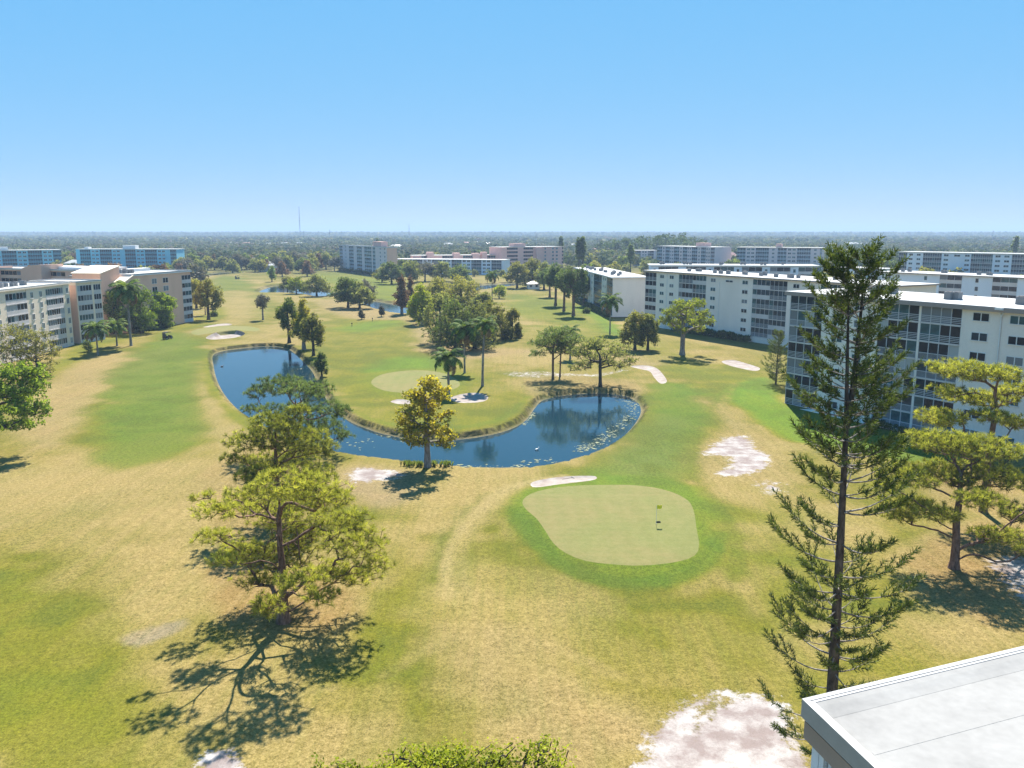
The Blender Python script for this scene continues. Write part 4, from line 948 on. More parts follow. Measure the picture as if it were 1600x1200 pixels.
SPEC = {'oak': ('f_oak', 'b_dark', 'round', 'oak_tree', 'oak tree'), 'oakd': ('f_oakd', 'b_dark', 'round', 'oak_tree', 'oak tree'), 'grey': ('f_grey', 'b_grey', 'wide', 'thin_leaved_tree', 'tree'),
        'lime': ('f_lime', 'b_grey', 'round', 'leafy_tree', 'tree'), 'olive': ('f_olive', 'b_dark', 'round', 'leafy_tree', 'tree'), 'green': ('f_green', 'b_dark', 'round', 'leafy_tree', 'tree'),
        'gold': ('f_gold', 'b_grey', 'cone', 'cypress_tree', 'cypress'), 'cyp': ('f_olive', 'b_grey', 'cone', 'cypress_tree', 'cypress'), 'bare': ('f_bare', 'b_grey', 'cone', 'bare_cypress', 'cypress'),
        'pine': ('f_pine_dark', 'b_pine', 'flat', 'pine_tree', 'pine tree'), 'bush': ('f_oakd', 'b_dark', 'round', 'bush', 'bush'), 'twig': ('f_grey', 'b_grey', 'cone', 'bare_shrub', 'shrub')}
def tree_px(kind, u, v, vtop, hw, label, group=None, dens=1.0, base_frac=None, seed=None, lobes=None, r0=None, lean=(0, 0), nleaf=None, gap=0.5, leaf=None):
    """one tree standing at picture point (u, v) with its top at row vtop and half width hw"""
    mat, bm, shape, name, cat = SPEC[kind]; seed = int(u*7+v*13) if seed is None else seed; rng = np.random.default_rng(seed)
    b = at(u, v); b[2] = hz(b[0], b[1]); h = zat(b[1], vtop)-b[2]; D = dep(b[1], 0); R = hw*D/F
    bf = base_frac if base_frac is not None else {'round': 0.25, 'wide': 0.3, 'cone': 0.15, 'flat': 0.45}[shape]
    lb = auto_lobes(rng, h, R, h*bf, int(9+min(R, 10)), shape) if lobes is None else px_lobes(b, lobes, rng)
    px = D/F*1.56; size = max(0.13, px*0.75) if leaf is None else leaf; area = math.pi*R*max(h*(1-bf), 1)
    natt = int(np.clip(area/(size*size)*0.20*dens, 60, 700)); 
    nl = nleaf or 12
    r0 = r0 or max(0.09, 0.022*h+0.012*R*2)
    rad = size*3.0 if shape != 'cone' else size*2.4
    wood, crown, tint = broad_proto(rng, lb, r0, h*(0.88 if shape == 'cone' else 0.62), natt, nl, rad, size, lean=lean, shell=gap, twig=max(0.02, px*0.12))
    root = empty(name, b); tag(root, label, cat, group); finish_tree(root, wood, crown, bm, mat, tint); return root

# palms
def frond_mesh(L, droop, mat, seed, leaf=0.55, n=26, key='frond', pw=0.05):
    rng = np.random.default_rng(seed); t = np.linspace(0, 1, 12); a = 0.9-droop*t**1.2
    x = np.concatenate([[0], np.cumsum(np.cos((a[1:]+a[:-1])/2))])*L/11; z = np.concatenate([[0], np.cumsum(np.sin((a[1:]+a[:-1])/2))])*L/11
    rach = np.column_stack([x, np.zeros(12), z]); V, Fc = tubes_np(rach[:-1], rach[1:], np.linspace(0.05, 0.015, 11), np.linspace(0.045, 0.01, 11), 4)
    Vs = [V]; Fs = [Fc]; tn = [np.full(len(V), 0.6)]; off = len(V); LV = []
    for i in range(n):
        s = 0.12+0.88*i/n; p = np.array([np.interp(s, t, x), 0, np.interp(s, t, z)]); ang = np.interp(s, t, a); l = leaf*L*0.5*math.sin(math.pi*(0.15+0.8*s))*rng.uniform(0.85, 1.1)
        fw = np.array([math.cos(ang), 0, math.sin(ang)]); upv = np.array([-math.sin(ang), 0, math.cos(ang)])
        for sg in (-1, 1):
            d = unit(np.array([0, sg*1.0, 0])+fw*0.65-upv*0.05+np.array([0, 0, -0.35])+rng.normal(size=3)*0.08); wv = unit(fw-d*(fw@d))*pw*L/2
            e = p+d*l+np.array([0, 0, -0.18*l]); mdl = p+d*l*0.55
            LV += [p-wv, p+wv, mdl+wv*1.1, mdl-wv*1.1, mdl-wv*1.1, mdl+wv*1.1, e+wv*0.2, e-wv*0.2]
    LV = np.array(LV); Vs.append(LV); Fs.append(np.arange(len(LV)).reshape(-1, 4)+off); tn.append(np.repeat(rng.random(len(LV)//8), 8))
    return np_mesh(key, np.vstack(Vs), np.vstack(Fs), M[mat], {'tint': ('FLOAT', np.concatenate(tn))})
FR = {}
def palm(u, v, vtop, label, R=2.6, nf=20, lean=(0, 0), dead=3, droop=1.7, group='palms on the course', r=0.17, seed=3, name='palm_tree', lo=-0.9):
    rng = np.random.default_rng(seed); b = at(u, v); b[2] = hz(b[0], b[1]); h = zat(b[1], vtop)-b[2]-R*0.35
    root = empty(name, b); tag(root, label, 'palm tree', group)
    z = np.linspace(-0.3, h, 14); t = (z+0.3)/(h+0.3); P = np.column_stack([lean[0]*t**2, lean[1]*t**2, z])
    rr = r*(1.25-0.4*t+0.5*np.exp(-np.maximum(z, 0)/0.5)); V, Fc = tubes_np(P[:-1], P[1:], rr[:-1], rr[1:]*0.97, 9)
    mobj('trunk', np_mesh('trunk', V, Fc, M['b_palm'], smooth=True), root)
    top = P[-1]
    mobj('crownshaft', MB().tube([top-np.array([0, 0, 0.1]), top+np.array([0, 0, 0.6])], [r*1.0, r*0.5], 8).mesh('crownshaft', M['f_palm']), root)
    for i in range(nf+dead):
        dd = i >= nf; e = 1-2*((i+0.5)/nf) if not dd else -1.3
        dq = round(droop+rng.uniform(-0.15, 0.25), 1); key = ('d' if dd else 'f', round(R, 1), dq)
        if key not in FR: FR[key] = frond_mesh(R*1.25, dq, 'f_palmdead' if dd else 'f_palm', int(dq*100), n=22, pw=0.038)
        o = mobj('frond', FR[key], root, tuple(top+np.array([0, 0, 0.35])))
        tilt = -e*0.75+0.15 if not dd else rng.uniform(0.9, 1.3)
        o.rotation_euler = (0, tilt, i*2.39996+rng.uniform(-0.2, 0.2))
    return root

# Norfolk pine: whorls of near-level branches with foxtail tips
def norfolk(base, h, Rmax, label, leaders, r0=0.33, seed=5, gap=0.62, group=None, hull=None, nn=14, start=0.06, detail=1.0, cat='conifer', name='norfolk_pine'):
    rng = np.random.default_rng(seed); root = empty(name, base); tag(root, label, cat, group)
    A, B, ra, rb = [], [], [], []; TA, TB, RA, RB = [], [], [], []; C, D = [], []
    for li, (pts, zs, rs0) in enumerate(leaders):
        P = np.array(pts, float)
        def pos(z, P=P): return np.array([np.interp(z, P[:, 2], P[:, 0]), np.interp(z, P[:, 2], P[:, 1]), z])
        ztop = P[-1, 2]; zz = np.arange(P[0, 2], ztop, 0.6).tolist()+[ztop]; pt = np.array([pos(z) for z in zz])
        rad = rs0*np.clip((ztop-np.array(zz))/(ztop-P[0, 2]), 0.04, 1)**0.85
        TA.append(pt[:-1]); TB.append(pt[1:]); RA.append(rad[:-1]); RB.append(rad[1:])
        z = max(zs, 0.5); w = 0
        while z < ztop-0.15:
            t = (z/h); L0 = (np.interp(t, hull[0], hull[1]) if hull is not None else Rmax*(1-t)**0.6)
            nb = 5 if rng.random() < 0.7 else 6; a0 = w*0.7+rng.uniform(0, 1)
            for k in range(nb):
                if rng.random() < (0.24 if t < 0.5 else 0.32): continue
                a = a0+2*math.pi*k/nb+rng.uniform(-0.25, 0.25); L = L0*rng.uniform(0.45, 1.18); L = max(L, 0.35)
                dx = np.array([math.cos(a), math.sin(a), 0]); up = np.interp(t, [0, 0.5, 0.85, 1], [-0.12, 0.1, 0.35, 0.7])+rng.uniform(-0.08, 0.08)
                m = max(4, int(L/0.45)); s = np.linspace(0, 1, m+1)
                q = pos(z)+dx*(s*L)[:, None]; q[:, 2] += L*(up*s+0.16*s**2*(1 if t < 0.7 else 0.3)-0.12*np.sin(s*math.pi)*(1-t))
                rr = np.linspace(0.022+0.012*L, 0.012, m+1); A.append(q[:-1]); B.append(q[1:]); ra.append(rr[:-1]); rb.append(rr[1:])
                # foxtail branchlets along the outer part
                first = max(1, int(m*rng.uniform(0.5, 0.8)))
                for j in range(first, m+1):
                    fr = j/m; bd = unit(q[j]-q[j-1])
                    for sg in ((-1, 1) if j < m else (0, -0.6, 0.6)):
                        if j < m and rng.random() < 0.15: continue
                        sd = np.cross(bd, np.array([0, 0, 1.0]))*sg; ld = unit(bd*(0.75 if sg else 1)+sd*0.75+np.array([0, 0, 0.15+0.25*t])); bl = rng.uniform(0.6, 1.2)*min(1.0, 0.35+L*0.22)*(1.15 if sg == 0 else 1)
                        e = q[j]+ld*bl+np.array([0, 0, bl*0.15]); A.append(q[j][None]); B.append(e[None]); ra.append([0.014]); rb.append([0.008])
                        nseg = max(3, int(bl/0.13*detail))
                        for f in np.linspace(0.12, 1.0, nseg): C.append(q[j]*(1-f)+e*f); D.append(ld)
            z += gap*rng.uniform(0.8, 1.2)*(1.0 if t < 0.6 else 0.8); w += 1
    V, Fc = tubes_np(np.vstack(TA), np.vstack(TB), np.concatenate(RA), np.concatenate(RB), 10); mobj('trunk', np_mesh('trunk', V, Fc, M['b_dark'], smooth=True), root)
    V, Fc = tubes_np(np.vstack(A), np.vstack(B), np.concatenate(ra), np.concatenate(rb), 4); mobj('branches', np_mesh('branches', V, Fc, M['b_grey']), root)
    C = np.array(C); D = np.array(D); V, Fc, per = needles(C, D*1.0, nn, 0.27, 0.034, rng, 0.9, 0.1)
    tint = np.clip(rng.normal(0.45, 0.2, len(C)), 0, 1); mobj('crown', np_mesh('crown', V, Fc, M['f_norfolk'], {'tint': ('FLOAT', np.repeat(tint, per))}), root)
    return root

# --- near pines
pine(443, 975, [(450,757,55,24),(388,775,40,18),(510,775,45,22),(345,797,45,12),(440,800,60,22),(555,845,48,24),(535,812,45,18),(588,880,28,16),(338,838,34,10),(380,862,40,16),(475,835,48,18),(520,893,45,14),(318,776,18,8),(418,945,24,22,-4.5),(505,930,34,10,-3),(468,905,40,12,-5),(400,905,40,12,3),(440,870,60,14,4),(560,900,36,10,2),(350,875,30,10,-2.5)],
     'large spreading slash pine nearest the camera with its branching shadow on the turf', 0.40, 2300, 11, L=0.37, nn=28, wd=0.026)
pine(434, 812, [(432,660,45,16),(390,688,42,18),(470,688,48,22),(440,720,60,20),(492,742,36,16),(402,742,34,14),(368,715,24,10),(455,770,40,12),(505,700,22,12),(470,640,20,8)],
     'yellow green slash pine directly behind the large spreading one', 0.30, 1300, 12, L=0.42, nn=30, wd=0.034)
pine(456, 712, [(440,602,42,16),(402,612,24,10),(482,610,40,16),(520,640,28,13),(500,665,44,14),(396,640,18,7),(432,640,30,10),(534,680,18,9),(458,680,40,13),(485,640,30,10),(535,640,14,12)],
     'dark blue green pine leaning over the left arm of the pond', 0.28, 950, 13, 'f_pine_dark', L=0.46, nn=28, wd=0.042)
pine(1490, 890, [(1470,690,58,18),(1540,700,58,18),(1420,742,50,16),(1490,740,58,18),(1570,745,38,20),(1410,785,40,12),(1402,805,28,8),(1462,800,38,12),(1530,780,38,14),(1592,800,30,16),(1382,760,18,8),(1560,835,40,12),(1620,760,30,16),(1640,830,30,12),(1610,860,24,10)],
     'spreading slash pine at the right on a bed of orange needles', 0.36, 2200, 14, L=0.40, nn=27, wd=0.028)
pine(1536, 800, [(1500,577,46,15),(1560,582,38,13),(1480,610,28,9),(1530,622,52,10),(1470,652,38,12),(1582,612,28,12),(1592,660,24,12),(1545,650,30,10),(1510,690,30,10),(1620,600,20,14)],
     'upright slash pine behind the right hand one against the pale block', 0.32, 1200, 15, L=0.42, nn=28, wd=0.034)

# tall twin-topped Norfolk pine at the right
nb = at(1296, 1235); nb[2] = hz(nb[0], nb[1]); Yn = nb[1]
def npt(u, v): z = zat(Yn, v); return (xat(u, Yn, z)-nb[0], 0.0, z-nb[2])
fork = npt(1322, 668); topA = npt(1352, 392); topB = npt(1325, 408); hN = topA[2]
p1 = npt(1300, 1083); p2 = npt(1313, 850)
norfolk(nb, hN, 4.2, 'very tall dark Norfolk pine with two leading tops rising in front of the pale block',
        [([(0, 0, -0.3), p1, p2, fork, npt(1324, 560), npt(1326, 470), topB], 2.5, 0.34), ([fork, npt(1334, 600), npt(1346, 480), topA], fork[2]+0.6, 0.17)],
        seed=21, hull=([0, 0.15, 0.35, 0.55, 0.7, 0.85, 0.95, 1.0], [1.9, 2.4, 2.9, 2.6, 2.1, 1.7, 1.0, 0.3]), gap=0.82, nn=10, detail=1.0)
sb = at(1212, 602); sb[2] = hz(sb[0], sb[1]); sh = zat(sb[1], 518)-sb[2]
norfolk(sb, sh, 2.3, 'small dark Norfolk pine at the left corner of the big block', [([(0, 0, -0.2), (0.1, 0, sh)], 0.8, 0.18)], seed=22, hull=([0, 0.3, 0.7, 1], [1.5, 2.3, 1.4, 0.3]), gap=0.42, nn=10, detail=0.8)

# --- trees round the ponds
cy = at(668, 728)
tree_px('gold', 668, 730, 583, 50, 'golden and green cypress on the near bank of the pond', dens=0.75, gap=0.6, lobes=[(670,600,18,12),(650,615,22,14),(690,612,20,14),(640,645,24,16),(668,640,30,18),(700,650,16,18),(640,668,22,12),(668,668,32,14),(700,675,14,14),(655,690,26,8),(690,692,20,8),(630,655,14,10),(662,625,20,14)], base_frac=0.2, r0=0.34, leaf=0.20)
for a in ((452,536,456,20,'oakd','dark leafy tree at the left of the three by the pond head','trees by the pond head'), (475,546,462,23,'gold','rusty gold cypress between the two others by the pond head','trees by the pond head'), (490,556,484,22,'olive','pale olive tree nearest the water at the pond head','trees by the pond head')):
    tree_px(a[4], *a[:4], a[5], a[6])
tree_px('bush', 503, 588, 546, 13, 'dark ragged bush on the island bank', dens=1.2, base_frac=0.1)
tree_px('grey', 411, 499, 456, 13, 'thin grey green tree standing alone left of the pond head', dens=0.8)
palm(701, 617, 553, 'low dark palm with heavy curved fronds beside the island green', 3.1, 18, droop=1.9, dead=2, seed=31, r=0.2)
palm(726, 582, 508, 'leafy palm standing just behind the island green', 3.4, 22, droop=2.0, dead=6, seed=32)
palm(754, 603, 503, 'tallest palm with a bare trunk beside the island bunker', 2.5, 18, droop=1.8, dead=2, seed=33, lean=(0.5, 0), r=0.2)
palm(953, 521, 466, 'palm beside the blank end wall', 3.6, 20, droop=1.9, seed=34)
palm(205, 541, 446, 'tall palm in front of the green trees by the peach block', 4.2, 24, droop=1.9, dead=4, seed=35, r=0.26)
palm(153, 554, 509, 'short palm on the lawn by the cream block', 3.2, 20, droop=1.9, seed=36)
palm(183, 541, 505, 'bushy yellow green palm beside the short palm', 3.0, 20, droop=1.8, dead=0, seed=37)
palm(287, 503, 460, 'slim palm against the corner of the peach block', 2.0, 14, droop=1.9, seed=38, r=0.13)
palm(167, 470, 420, 'fan topped palm rising behind the cream block', 2.0, 22, droop=1.2, dead=0, seed=39, r=0.16)
palm(891, 560, 515, 'palm head half hidden behind the lakeside pine', 2.6, 16, droop=1.8, dead=0, seed=40)
palm(769, 470, 426, 'dark palm by the far pond in front of the low blue block', 3.6, 16, seed=41, droop=1.9)
palm(321, 492, 462, 'drooping palm behind the thin tree at the peach block corner', 2.6, 16, seed=42, dead=4, droop=2.0)
# lakeside group right of the island
tree_px('pine', 864, 592, 508, 36, 'flat topped pine at the top of the pond with a dark leaning trunk', lobes=[(870,520,32,10),(845,535,22,8),(895,530,20,10),(838,552,16,6),(875,545,28,9),(860,530,25,9),(900,548,14,8)], base_frac=0.4, r0=0.22, dens=0.9)
tree_px('pine', 875, 588, 516, 22, 'second slim pine close beside the flat topped one', base_frac=0.45, r0=0.15, dens=0.7)
tree_px('oak', 938, 604, 524, 50, 'wide low oak with a forked trunk beside the pond', lobes=[(935,535,26,11),(905,548,22,11),(965,548,24,11),(935,555,40,12),(985,562,14,9),(910,570,20,8),(960,568,26,9),(895,575,10,7),(925,540,20,9)], r0=0.3, dens=1.1)
tree_px('olive', 992, 546, 478, 26, 'brownish oak with hanging crown left of the bright tree', dens=1.1, base_frac=0.06)
tree_px('oak', 1012, 546, 484, 20, 'oak with a dark bent trunk close to the bright tree', dens=1.1, base_frac=0.12)
tree_px('lime', 1066, 553, 466, 42, 'bright lime green tree with a thick pale trunk', lobes=[(1062,478,16,10),(1088,475,16,10),(1045,488,12,8),(1070,490,22,10),(1100,490,10,8),(1040,500,12,7),(1108,502,10,8),(1085,502,16,8),(1055,505,14,7),(1065,515,14,6),(1092,512,12,7)], r0=0.55, dens=0.75)
# middle of the course
for a in ((660,506,440,24,'lime','yellow green tree at the left edge of the central oak clump'), (650,500,468,11,'green','small bright green tree at the foot of the central clump'), (688,536,446,36,'oak','tall dark oak in the front left of the central clump'),
          (712,548,456,48,'oakd','broad dark oak at the centre of the clump beside the palms'), (742,545,462,42,'oak','grey oak right of the broad dark one in the clump'), (772,532,466,36,'olive','yellowish oak at the right of the central clump'),
          (800,530,478,17,'olive','small olive tree at the right tip of the central clump'), (722,490,430,42,'olive','olive tree rising behind the central clump'), (684,482,432,34,'olive','loose olive tree at the back of the central clump'), (755,500,452,26,'oak','grey tree at the back right of the central clump')):
    tree_px(a[4], *a[:4], a[5], 'oak clump in the middle of the course', dens=1.4, base_frac=-0.04)
for a in ((544,481,430,29,'oakd','dark green oak at the left of a pair by the angled pond'), (562,482,440,28,'oak','grey green oak at the right of the pair by the angled pond'), (577,474,436,15,'grey','thin grey tree behind the pair by the angled pond'),
          (463,459,431,18,'lime','bright green tree at the edge of the pale pond'), (495,463,428,26,'oak','round grey oak beside the pale pond'), (449,452,430,14,'olive','olive tree left of the bright one at the pale pond'),
          (425,440,415,7,'green','small fresh tree left of the rusty ones'), (441,432,407,12,'bare','rusty tree beside the small white house'), (480,432,404,12,'bare','tall rusty tree left of the lavender block'), (628,491,428,17,'bare','bare rusty cypress at the water by the central clump'), (642,482,430,11,'bare','second rusty cypress right of the waterside one'),
          (612,444,408,24,'oakd','dark oak in front of the pink end wall'), (640,442,405,22,'oak','oak second in the row before the long white roof'), (664,440,409,22,'grey','grey tree third in the row before the long white roof'), (690,440,408,22,'oak','oak fourth in the row before the long white roof'), (718,442,412,22,'oakd','dark oak at the right of the row before the long white roof'), (597,441,415,13,'olive','brownish tree close to the pink end wall'),
          (780,466,443,13,'lime','small round lime tree alone on the turf'), (808,450,404,24,'olive','yellowish oak in front of the pink walkway block'), (832,448,402,20,'olive','second yellowish oak right of the first before the pink block'), (850,452,408,18,'oak','grey oak behind the shed')):
    tree_px(a[4], *a[:4], a[5], 'trees in the middle distance of the course', dens=1.0, base_frac=0.12)
for a in ((859,464,414,17,'tall pine farthest left in the group before the running block'), (868,478,412,20,'tall pine second in the group before the running block'), (896,493,416,24,'broad pine in front of the running block'), (881,486,420,16,'slender pine between the two taller ones'), (912,478,424,16,'pine half hiding the running block')):
    tree_px('pine', *a[:4], a[4], 'pine group before the running block', dens=1.4, base_frac=0.02)
tree_px('twig', 565, 499, 483, 6, 'leafless shrub left of two on the tee', 'leafless shrubs on the tee', 0.7); tree_px('twig', 596, 495, 475, 6, 'leafless shrub right of two on the tee', 'leafless shrubs on the tee', 0.7)
rngr = np.random.default_rng(404)
for i, u in enumerate(np.linspace(284, 522, 24)):
    kd = ['oak', 'grey', 'oakd', 'oak', 'olive', 'bare', 'oak', 'grey'][i % 8]; v = 424+rngr.uniform(-5, 3)+(4 if u < 320 else 0); hw = rngr.uniform(10, 16); nm = {'oak': 'grey green oak', 'grey': 'pale twiggy tree', 'oakd': 'dark green oak', 'olive': 'olive tree', 'bare': 'rusty cypress'}[kd]
    wd_ = ['farthest left', 'second', 'third', 'fourth', 'fifth', 'sixth', 'seventh', 'eighth', 'ninth', 'tenth', 'eleventh', 'twelfth'][min(i, 23-i)]
    tree_px(kd, u+rngr.uniform(-3, 3), v, v-rngr.uniform(21, 31), hw if kd != 'bare' else 9, nm+' in the row ending the left fairway, '+(wd_ if i == 0 else 'farthest right' if i == 23 else wd_+' from the '+('left' if i < 12 else 'right')), 'trees in the row ending the left fairway', dens=1.0, base_frac=0.12, seed=900+i)
# left side
tree_px('olive', 60, 592, 500, 50, 'large olive coloured tree hiding the base of the cream block', lobes=[(20,520,35,16),(55,530,35,18),(40,550,45,16),(75,560,18,16),(85,545,12,14),(30,575,40,14),(65,580,22,12),(5,545,25,16)], dens=1.3, base_frac=0.1, r0=0.3)
tree_px('green', -8, 705, 556, 80, 'bright green tree leaning in from the left edge', lobes=[(15,583,30,18),(45,580,30,18),(20,610,36,16),(60,600,22,16),(55,640,28,15),(70,632,14,11),(25,640,32,14),(-20,600,40,24),(-20,640,40,20),(40,662,28,10),(5,665,28,10),(38,618,30,14)], dens=1.5, base_frac=0.1, r0=0.32, leaf=0.19, nleaf=14, gap=0.8)
for a in ((180,522,448,23,'oakd','dark green tree at the left of the group hiding the peach block'), (222,521,444,34,'green','large fresh green tree in front of the peach block'), (254,512,449,24,'green','green tree with hanging foliage right of the large one'), (200,519,455,24,'green','green tree behind the tall palm')):
    tree_px(a[4], *a[:4], a[5], 'green trees before the peach block', dens=1.3, base_frac=0.05)
tree_px('olive', 326, 499, 432, 26, 'tall thin crowned tree right of the peach block', dens=0.9, base_frac=0.25); tree_px('olive', 307, 482, 428, 18, 'olive tree behind the corner of the peach block', dens=1.1, base_frac=0.1)
tree_px('bush', 334, 494, 486, 6, 'round clipped bush on the lawn right of the peach block', base_frac=0.0); tree_px('bush', 138, 549, 531, 8, 'dark bush at the foot of the cream block', base_frac=0.0)
tree_px('bush', 217, 520, 500, 9, 'yellow green bush under the tall palm', base_frac=0.0); tree_px('bush', 916, 489, 481, 6, 'low round bush on the lawn by the running block', base_frac=0.0)
# crown just below the camera at the bottom edge
fb = np.array([0.0, 21.5, 0.0]); fb[0] = -2.2
def fl(u, v, ru, rv, dy):
    y = 21.5+dy; z = zat(y, v); x = xat(u, y, z); k = dep(y, z)/F; return (x-fb[0], dy, z-fb[2], ru*k, ru*k, rv*k)
rngb = np.random.default_rng(77)
lb = np.array([fl(650,1192,34,26,0.3), fl(700,1188,50,22,0), fl(770,1200,50,20,0.2), fl(845,1186,50,24,0), fl(880,1200,25,14,-0.3), fl(510,1202,26,16,0.2), fl(545,1210,20,16,0), fl(620,1215,60,20,-0.5), fl(760,1225,120,26,-0.6), fl(560,1240,80,22,-0.8)])
wood, crown, tint = broad_proto(rngb, lb, 0.20, 12.5, 520, 15, 0.30, 0.055, twig=0.007, shell=0.5, up=0.8)
r = empty('leafy_tree', fb); tag(r, 'top of a yellow green leafy tree cut by the bottom edge', 'tree'); finish_tree(r, wood, crown, 'b_dark', 'f_lime', tint)

# shrubs and hedges along the walls
def hedge(p, q, w, h, label, seed, mat='f_oakd', cat='hedge', leaf=0.16, n=500):
    rng = np.random.default_rng(seed); p = np.array(p); q = np.array(q); root = empty('hedge', (*p[:2], hz(p[0], p[1]))); tag(root, label, cat); L = np.linalg.norm((q-p)[:2]); d = (q-p)[:2]/L; nr = np.array([-d[1], d[0]])
    s = rng.random(n)*L; t = rng.uniform(-w/2, w/2, n); hh = h*(0.55+0.6*vnoise(np.column_stack([s, s*0]), 2.2, seed)); z = hh*rng.random(n)**0.6
    C = np.column_stack([d[0]*s+nr[0]*t, d[1]*s+nr[1]*t, z]); V, Fc, per = leaves(C, 14, 0.45, leaf, rng, 0.5)
    mobj('foliage', np_mesh('foliage', V, Fc, M[mat], {'tint': ('FLOAT', np.repeat(rng.random(n)*0.8, per))}), root)
    m = int(L/0.8); B = MB()
    for i in range(m): x = (i+0.5)*L/m; B.tube([(d[0]*x, d[1]*x, -0.1), (d[0]*x+0.1, d[1]*x, h*0.5)], 0.03, 4)
    B.build('stems', M['b_dark'], root)
def along(b, x0, x1, off): return (*b.pt(x0, off), 0), (*b.pt(x1, off), 0)
hedge(*along(B2, B2.su(1060), B2.su(1180), -1.3), 1.6, 1.8, 'dark hedge along the foot of the long pale block', 51, n=800, leaf=0.22)
hedge(*along(B3, 4, B3.L-1, -1.3), 1.6, 1.6, 'dark hedge along the block with the blank end wall', 52, n=700, leaf=0.25)
hedge(*along(C2, 0, 16, -1.3), 1.4, 1.4, 'low dark shrubs along the foot of the peach block', 53, n=300, leaf=0.22)
hedge(*along(B1, 17, 30, -1.8), 1.2, 1.0, 'low shrubs by the patio of the big right block', 54, n=260, leaf=0.12)
hedge(*along(P1, 1, P1.L-3, -1.5), 2.0, 2.2, 'dark shrubs along the tall lavender block', 55, n=300, leaf=0.45)

# --- wooded suburbs beyond the course
KINDS = [('oak', 'f_oak', 'grey green oak in the wooded suburb beyond the course'), ('oakd', 'f_oakd', 'dark green oak in the wooded suburb beyond the course'), ('olive', 'f_olive', 'yellowish tree in the wooded suburb beyond the course'), ('bare', 'f_bare', 'rusty brown tree in the wooded suburb beyond the course'), ('grey', 'f_grey', 'pale leafless tree in the wooded suburb beyond the course'), ('green', 'f_green', 'fresh green tree in the wooded suburb beyond the course')]
protos = []
for i, (kd, mt, lab) in enumerate(KINDS):
    for j in range(2):
        rng = np.random.default_rng(300+i*10+j); lb = auto_lobes(rng, 1.0, 0.55, 0.12, 8, 'round'); lb2 = lb*11
        protos.append((broad_proto(rng, lb2, 0.35, 6.0, 70, 10, 1.7, 0.75, twig=0.06), SPEC[kd][1], mt, lab))
def inb(x, y, m=6):
    for b in BL:
        c, s = math.cos(b.rz), math.sin(b.rz); dx, dy = x-b.P0[0], y-b.P0[1]; a = c*dx+s*dy; q = -s*dx+c*dy
        if -m < a < b.L+m and -m < q < b.W+m: return True
    return False
BL = [B1, B2, B3, B4, B5, B6, B7, C1, C1b, C2, C3, T1, T2, P1, P2, P2b, P3, P4, P4b, P5]
SHORT = ['big seven storey block', 'long pale block', 'block with a blank end wall', 'pale blue walkway block', 'light blue walkway block', 'far blue block by the right edge', 'low grey blue block', 'cream block', 'cream block wing', 'peach block', 'peach walkway block', 'turquoise block by the left edge', 'turquoise block with the roof hut', 'tall lavender block', 'low blue block', 'pink towered block', 'pink walkway block', 'lavender and teal block', 'low lavender block', 'long lavender block']
OPEN = [gpoly(p) for p in ([(280,520),(330,452),(325,430),(420,424),(520,424),(620,432),(640,445),(780,440),(860,452),(905,470),(1000,560),(400,600)], [(300,700),(100,560),(310,480),(345,440),(900,440),(1000,520),(1240,560),(1300,800)])]
def is_open(x, y): return any(sdist(np.array([[x, y]]), g)[0] < 3 for g in OPEN)
FIRST = {}; nfar = 0; rngf = np.random.default_rng(99); spots = []
tries = 0
while nfar < 290 and tries < 20000:
    tries += 1; y = 250+rngf.random()**1.25*620; x = rngf.uniform(-0.68, 0.68)*y
    if inb(x, y, 5) or is_open(x, y): continue
    if 0 < x < 90 and y < 260: continue
    # keep fronts of the far blocks in view
    if any(abs(x-xo) < 5.5 and abs(y-yo) < 5.5 for xo, yo in spots): continue
    u = 800+F*x/dep(y, 5); hmax = 12
    for b in BL:
        u0, u1 = 800+F*b.P0[0]/dep(b.P0[1], 8), 800+F*b.pt(b.L, 0)[0]/dep(b.pt(b.L, 0)[1], 8)
        bd = min(b.P0[1], b.pt(b.L, 0)[1])
        if min(u0, u1)-8 < u < max(u0, u1)+8 and y < bd: hmax = min(hmax, CH-(CH-b.ztop*0.42)*y/bd)
    h = rngf.uniform(7, 13.5)
    if h > hmax:
        if hmax < 4: continue
        h = hmax*rngf.uniform(0.75, 1)
    pi = int(rngf.choice(12, p=np.array([5,5,4,4,3,3,1,1,1.5,1.5,1.5,1.5])/32)); (wood, crown, tint), bm, mt, lab = protos[pi]
    if pi not in FIRST:
        o = empty('suburb_tree', (0, 0, 0)); finish_tree(o, wood, crown, bm, mt, tint); FIRST[pi] = o
    else: o = copy_tree(FIRST[pi])
    o.location = (x, y, 0); sc = h/11; o.scale = (sc*rngf.uniform(0.85, 1.2), sc*rngf.uniform(0.85, 1.2), sc); o.rotation_euler = (0, 0, rngf.uniform(0, 6.28))
    best = min(BL, key=lambda b: abs(u-(800+F*b.pt(b.L/2, 5)[0]/dep(b.pt(b.L/2, 5)[1], 8)))/60+abs(y-b.pt(b.L/2, 5)[1])/120)
    bu = 800+F*best.pt(best.L/2, 5)[0]/dep(best.pt(best.L/2, 5)[1], 8); hw_ = abs(F*best.L*0.5/best.P0[1]*math.cos(best.rz))
    rel = 'behind' if y > best.pt(best.L/2, 5)[1] and abs(u-bu) < hw_ else 'before' if abs(u-bu) < hw_ else 'left of' if u < bu else 'right of'
    tag(o, ('tall ' if h > 10.5 else 'low ' if h < 8 else 'mid sized ')+lab.split(' in the')[0]+' '+rel+' the '+SHORT[BL.index(best)], 'tree', 'trees of the wooded suburb'); spots.append((x, y)); nfar += 1

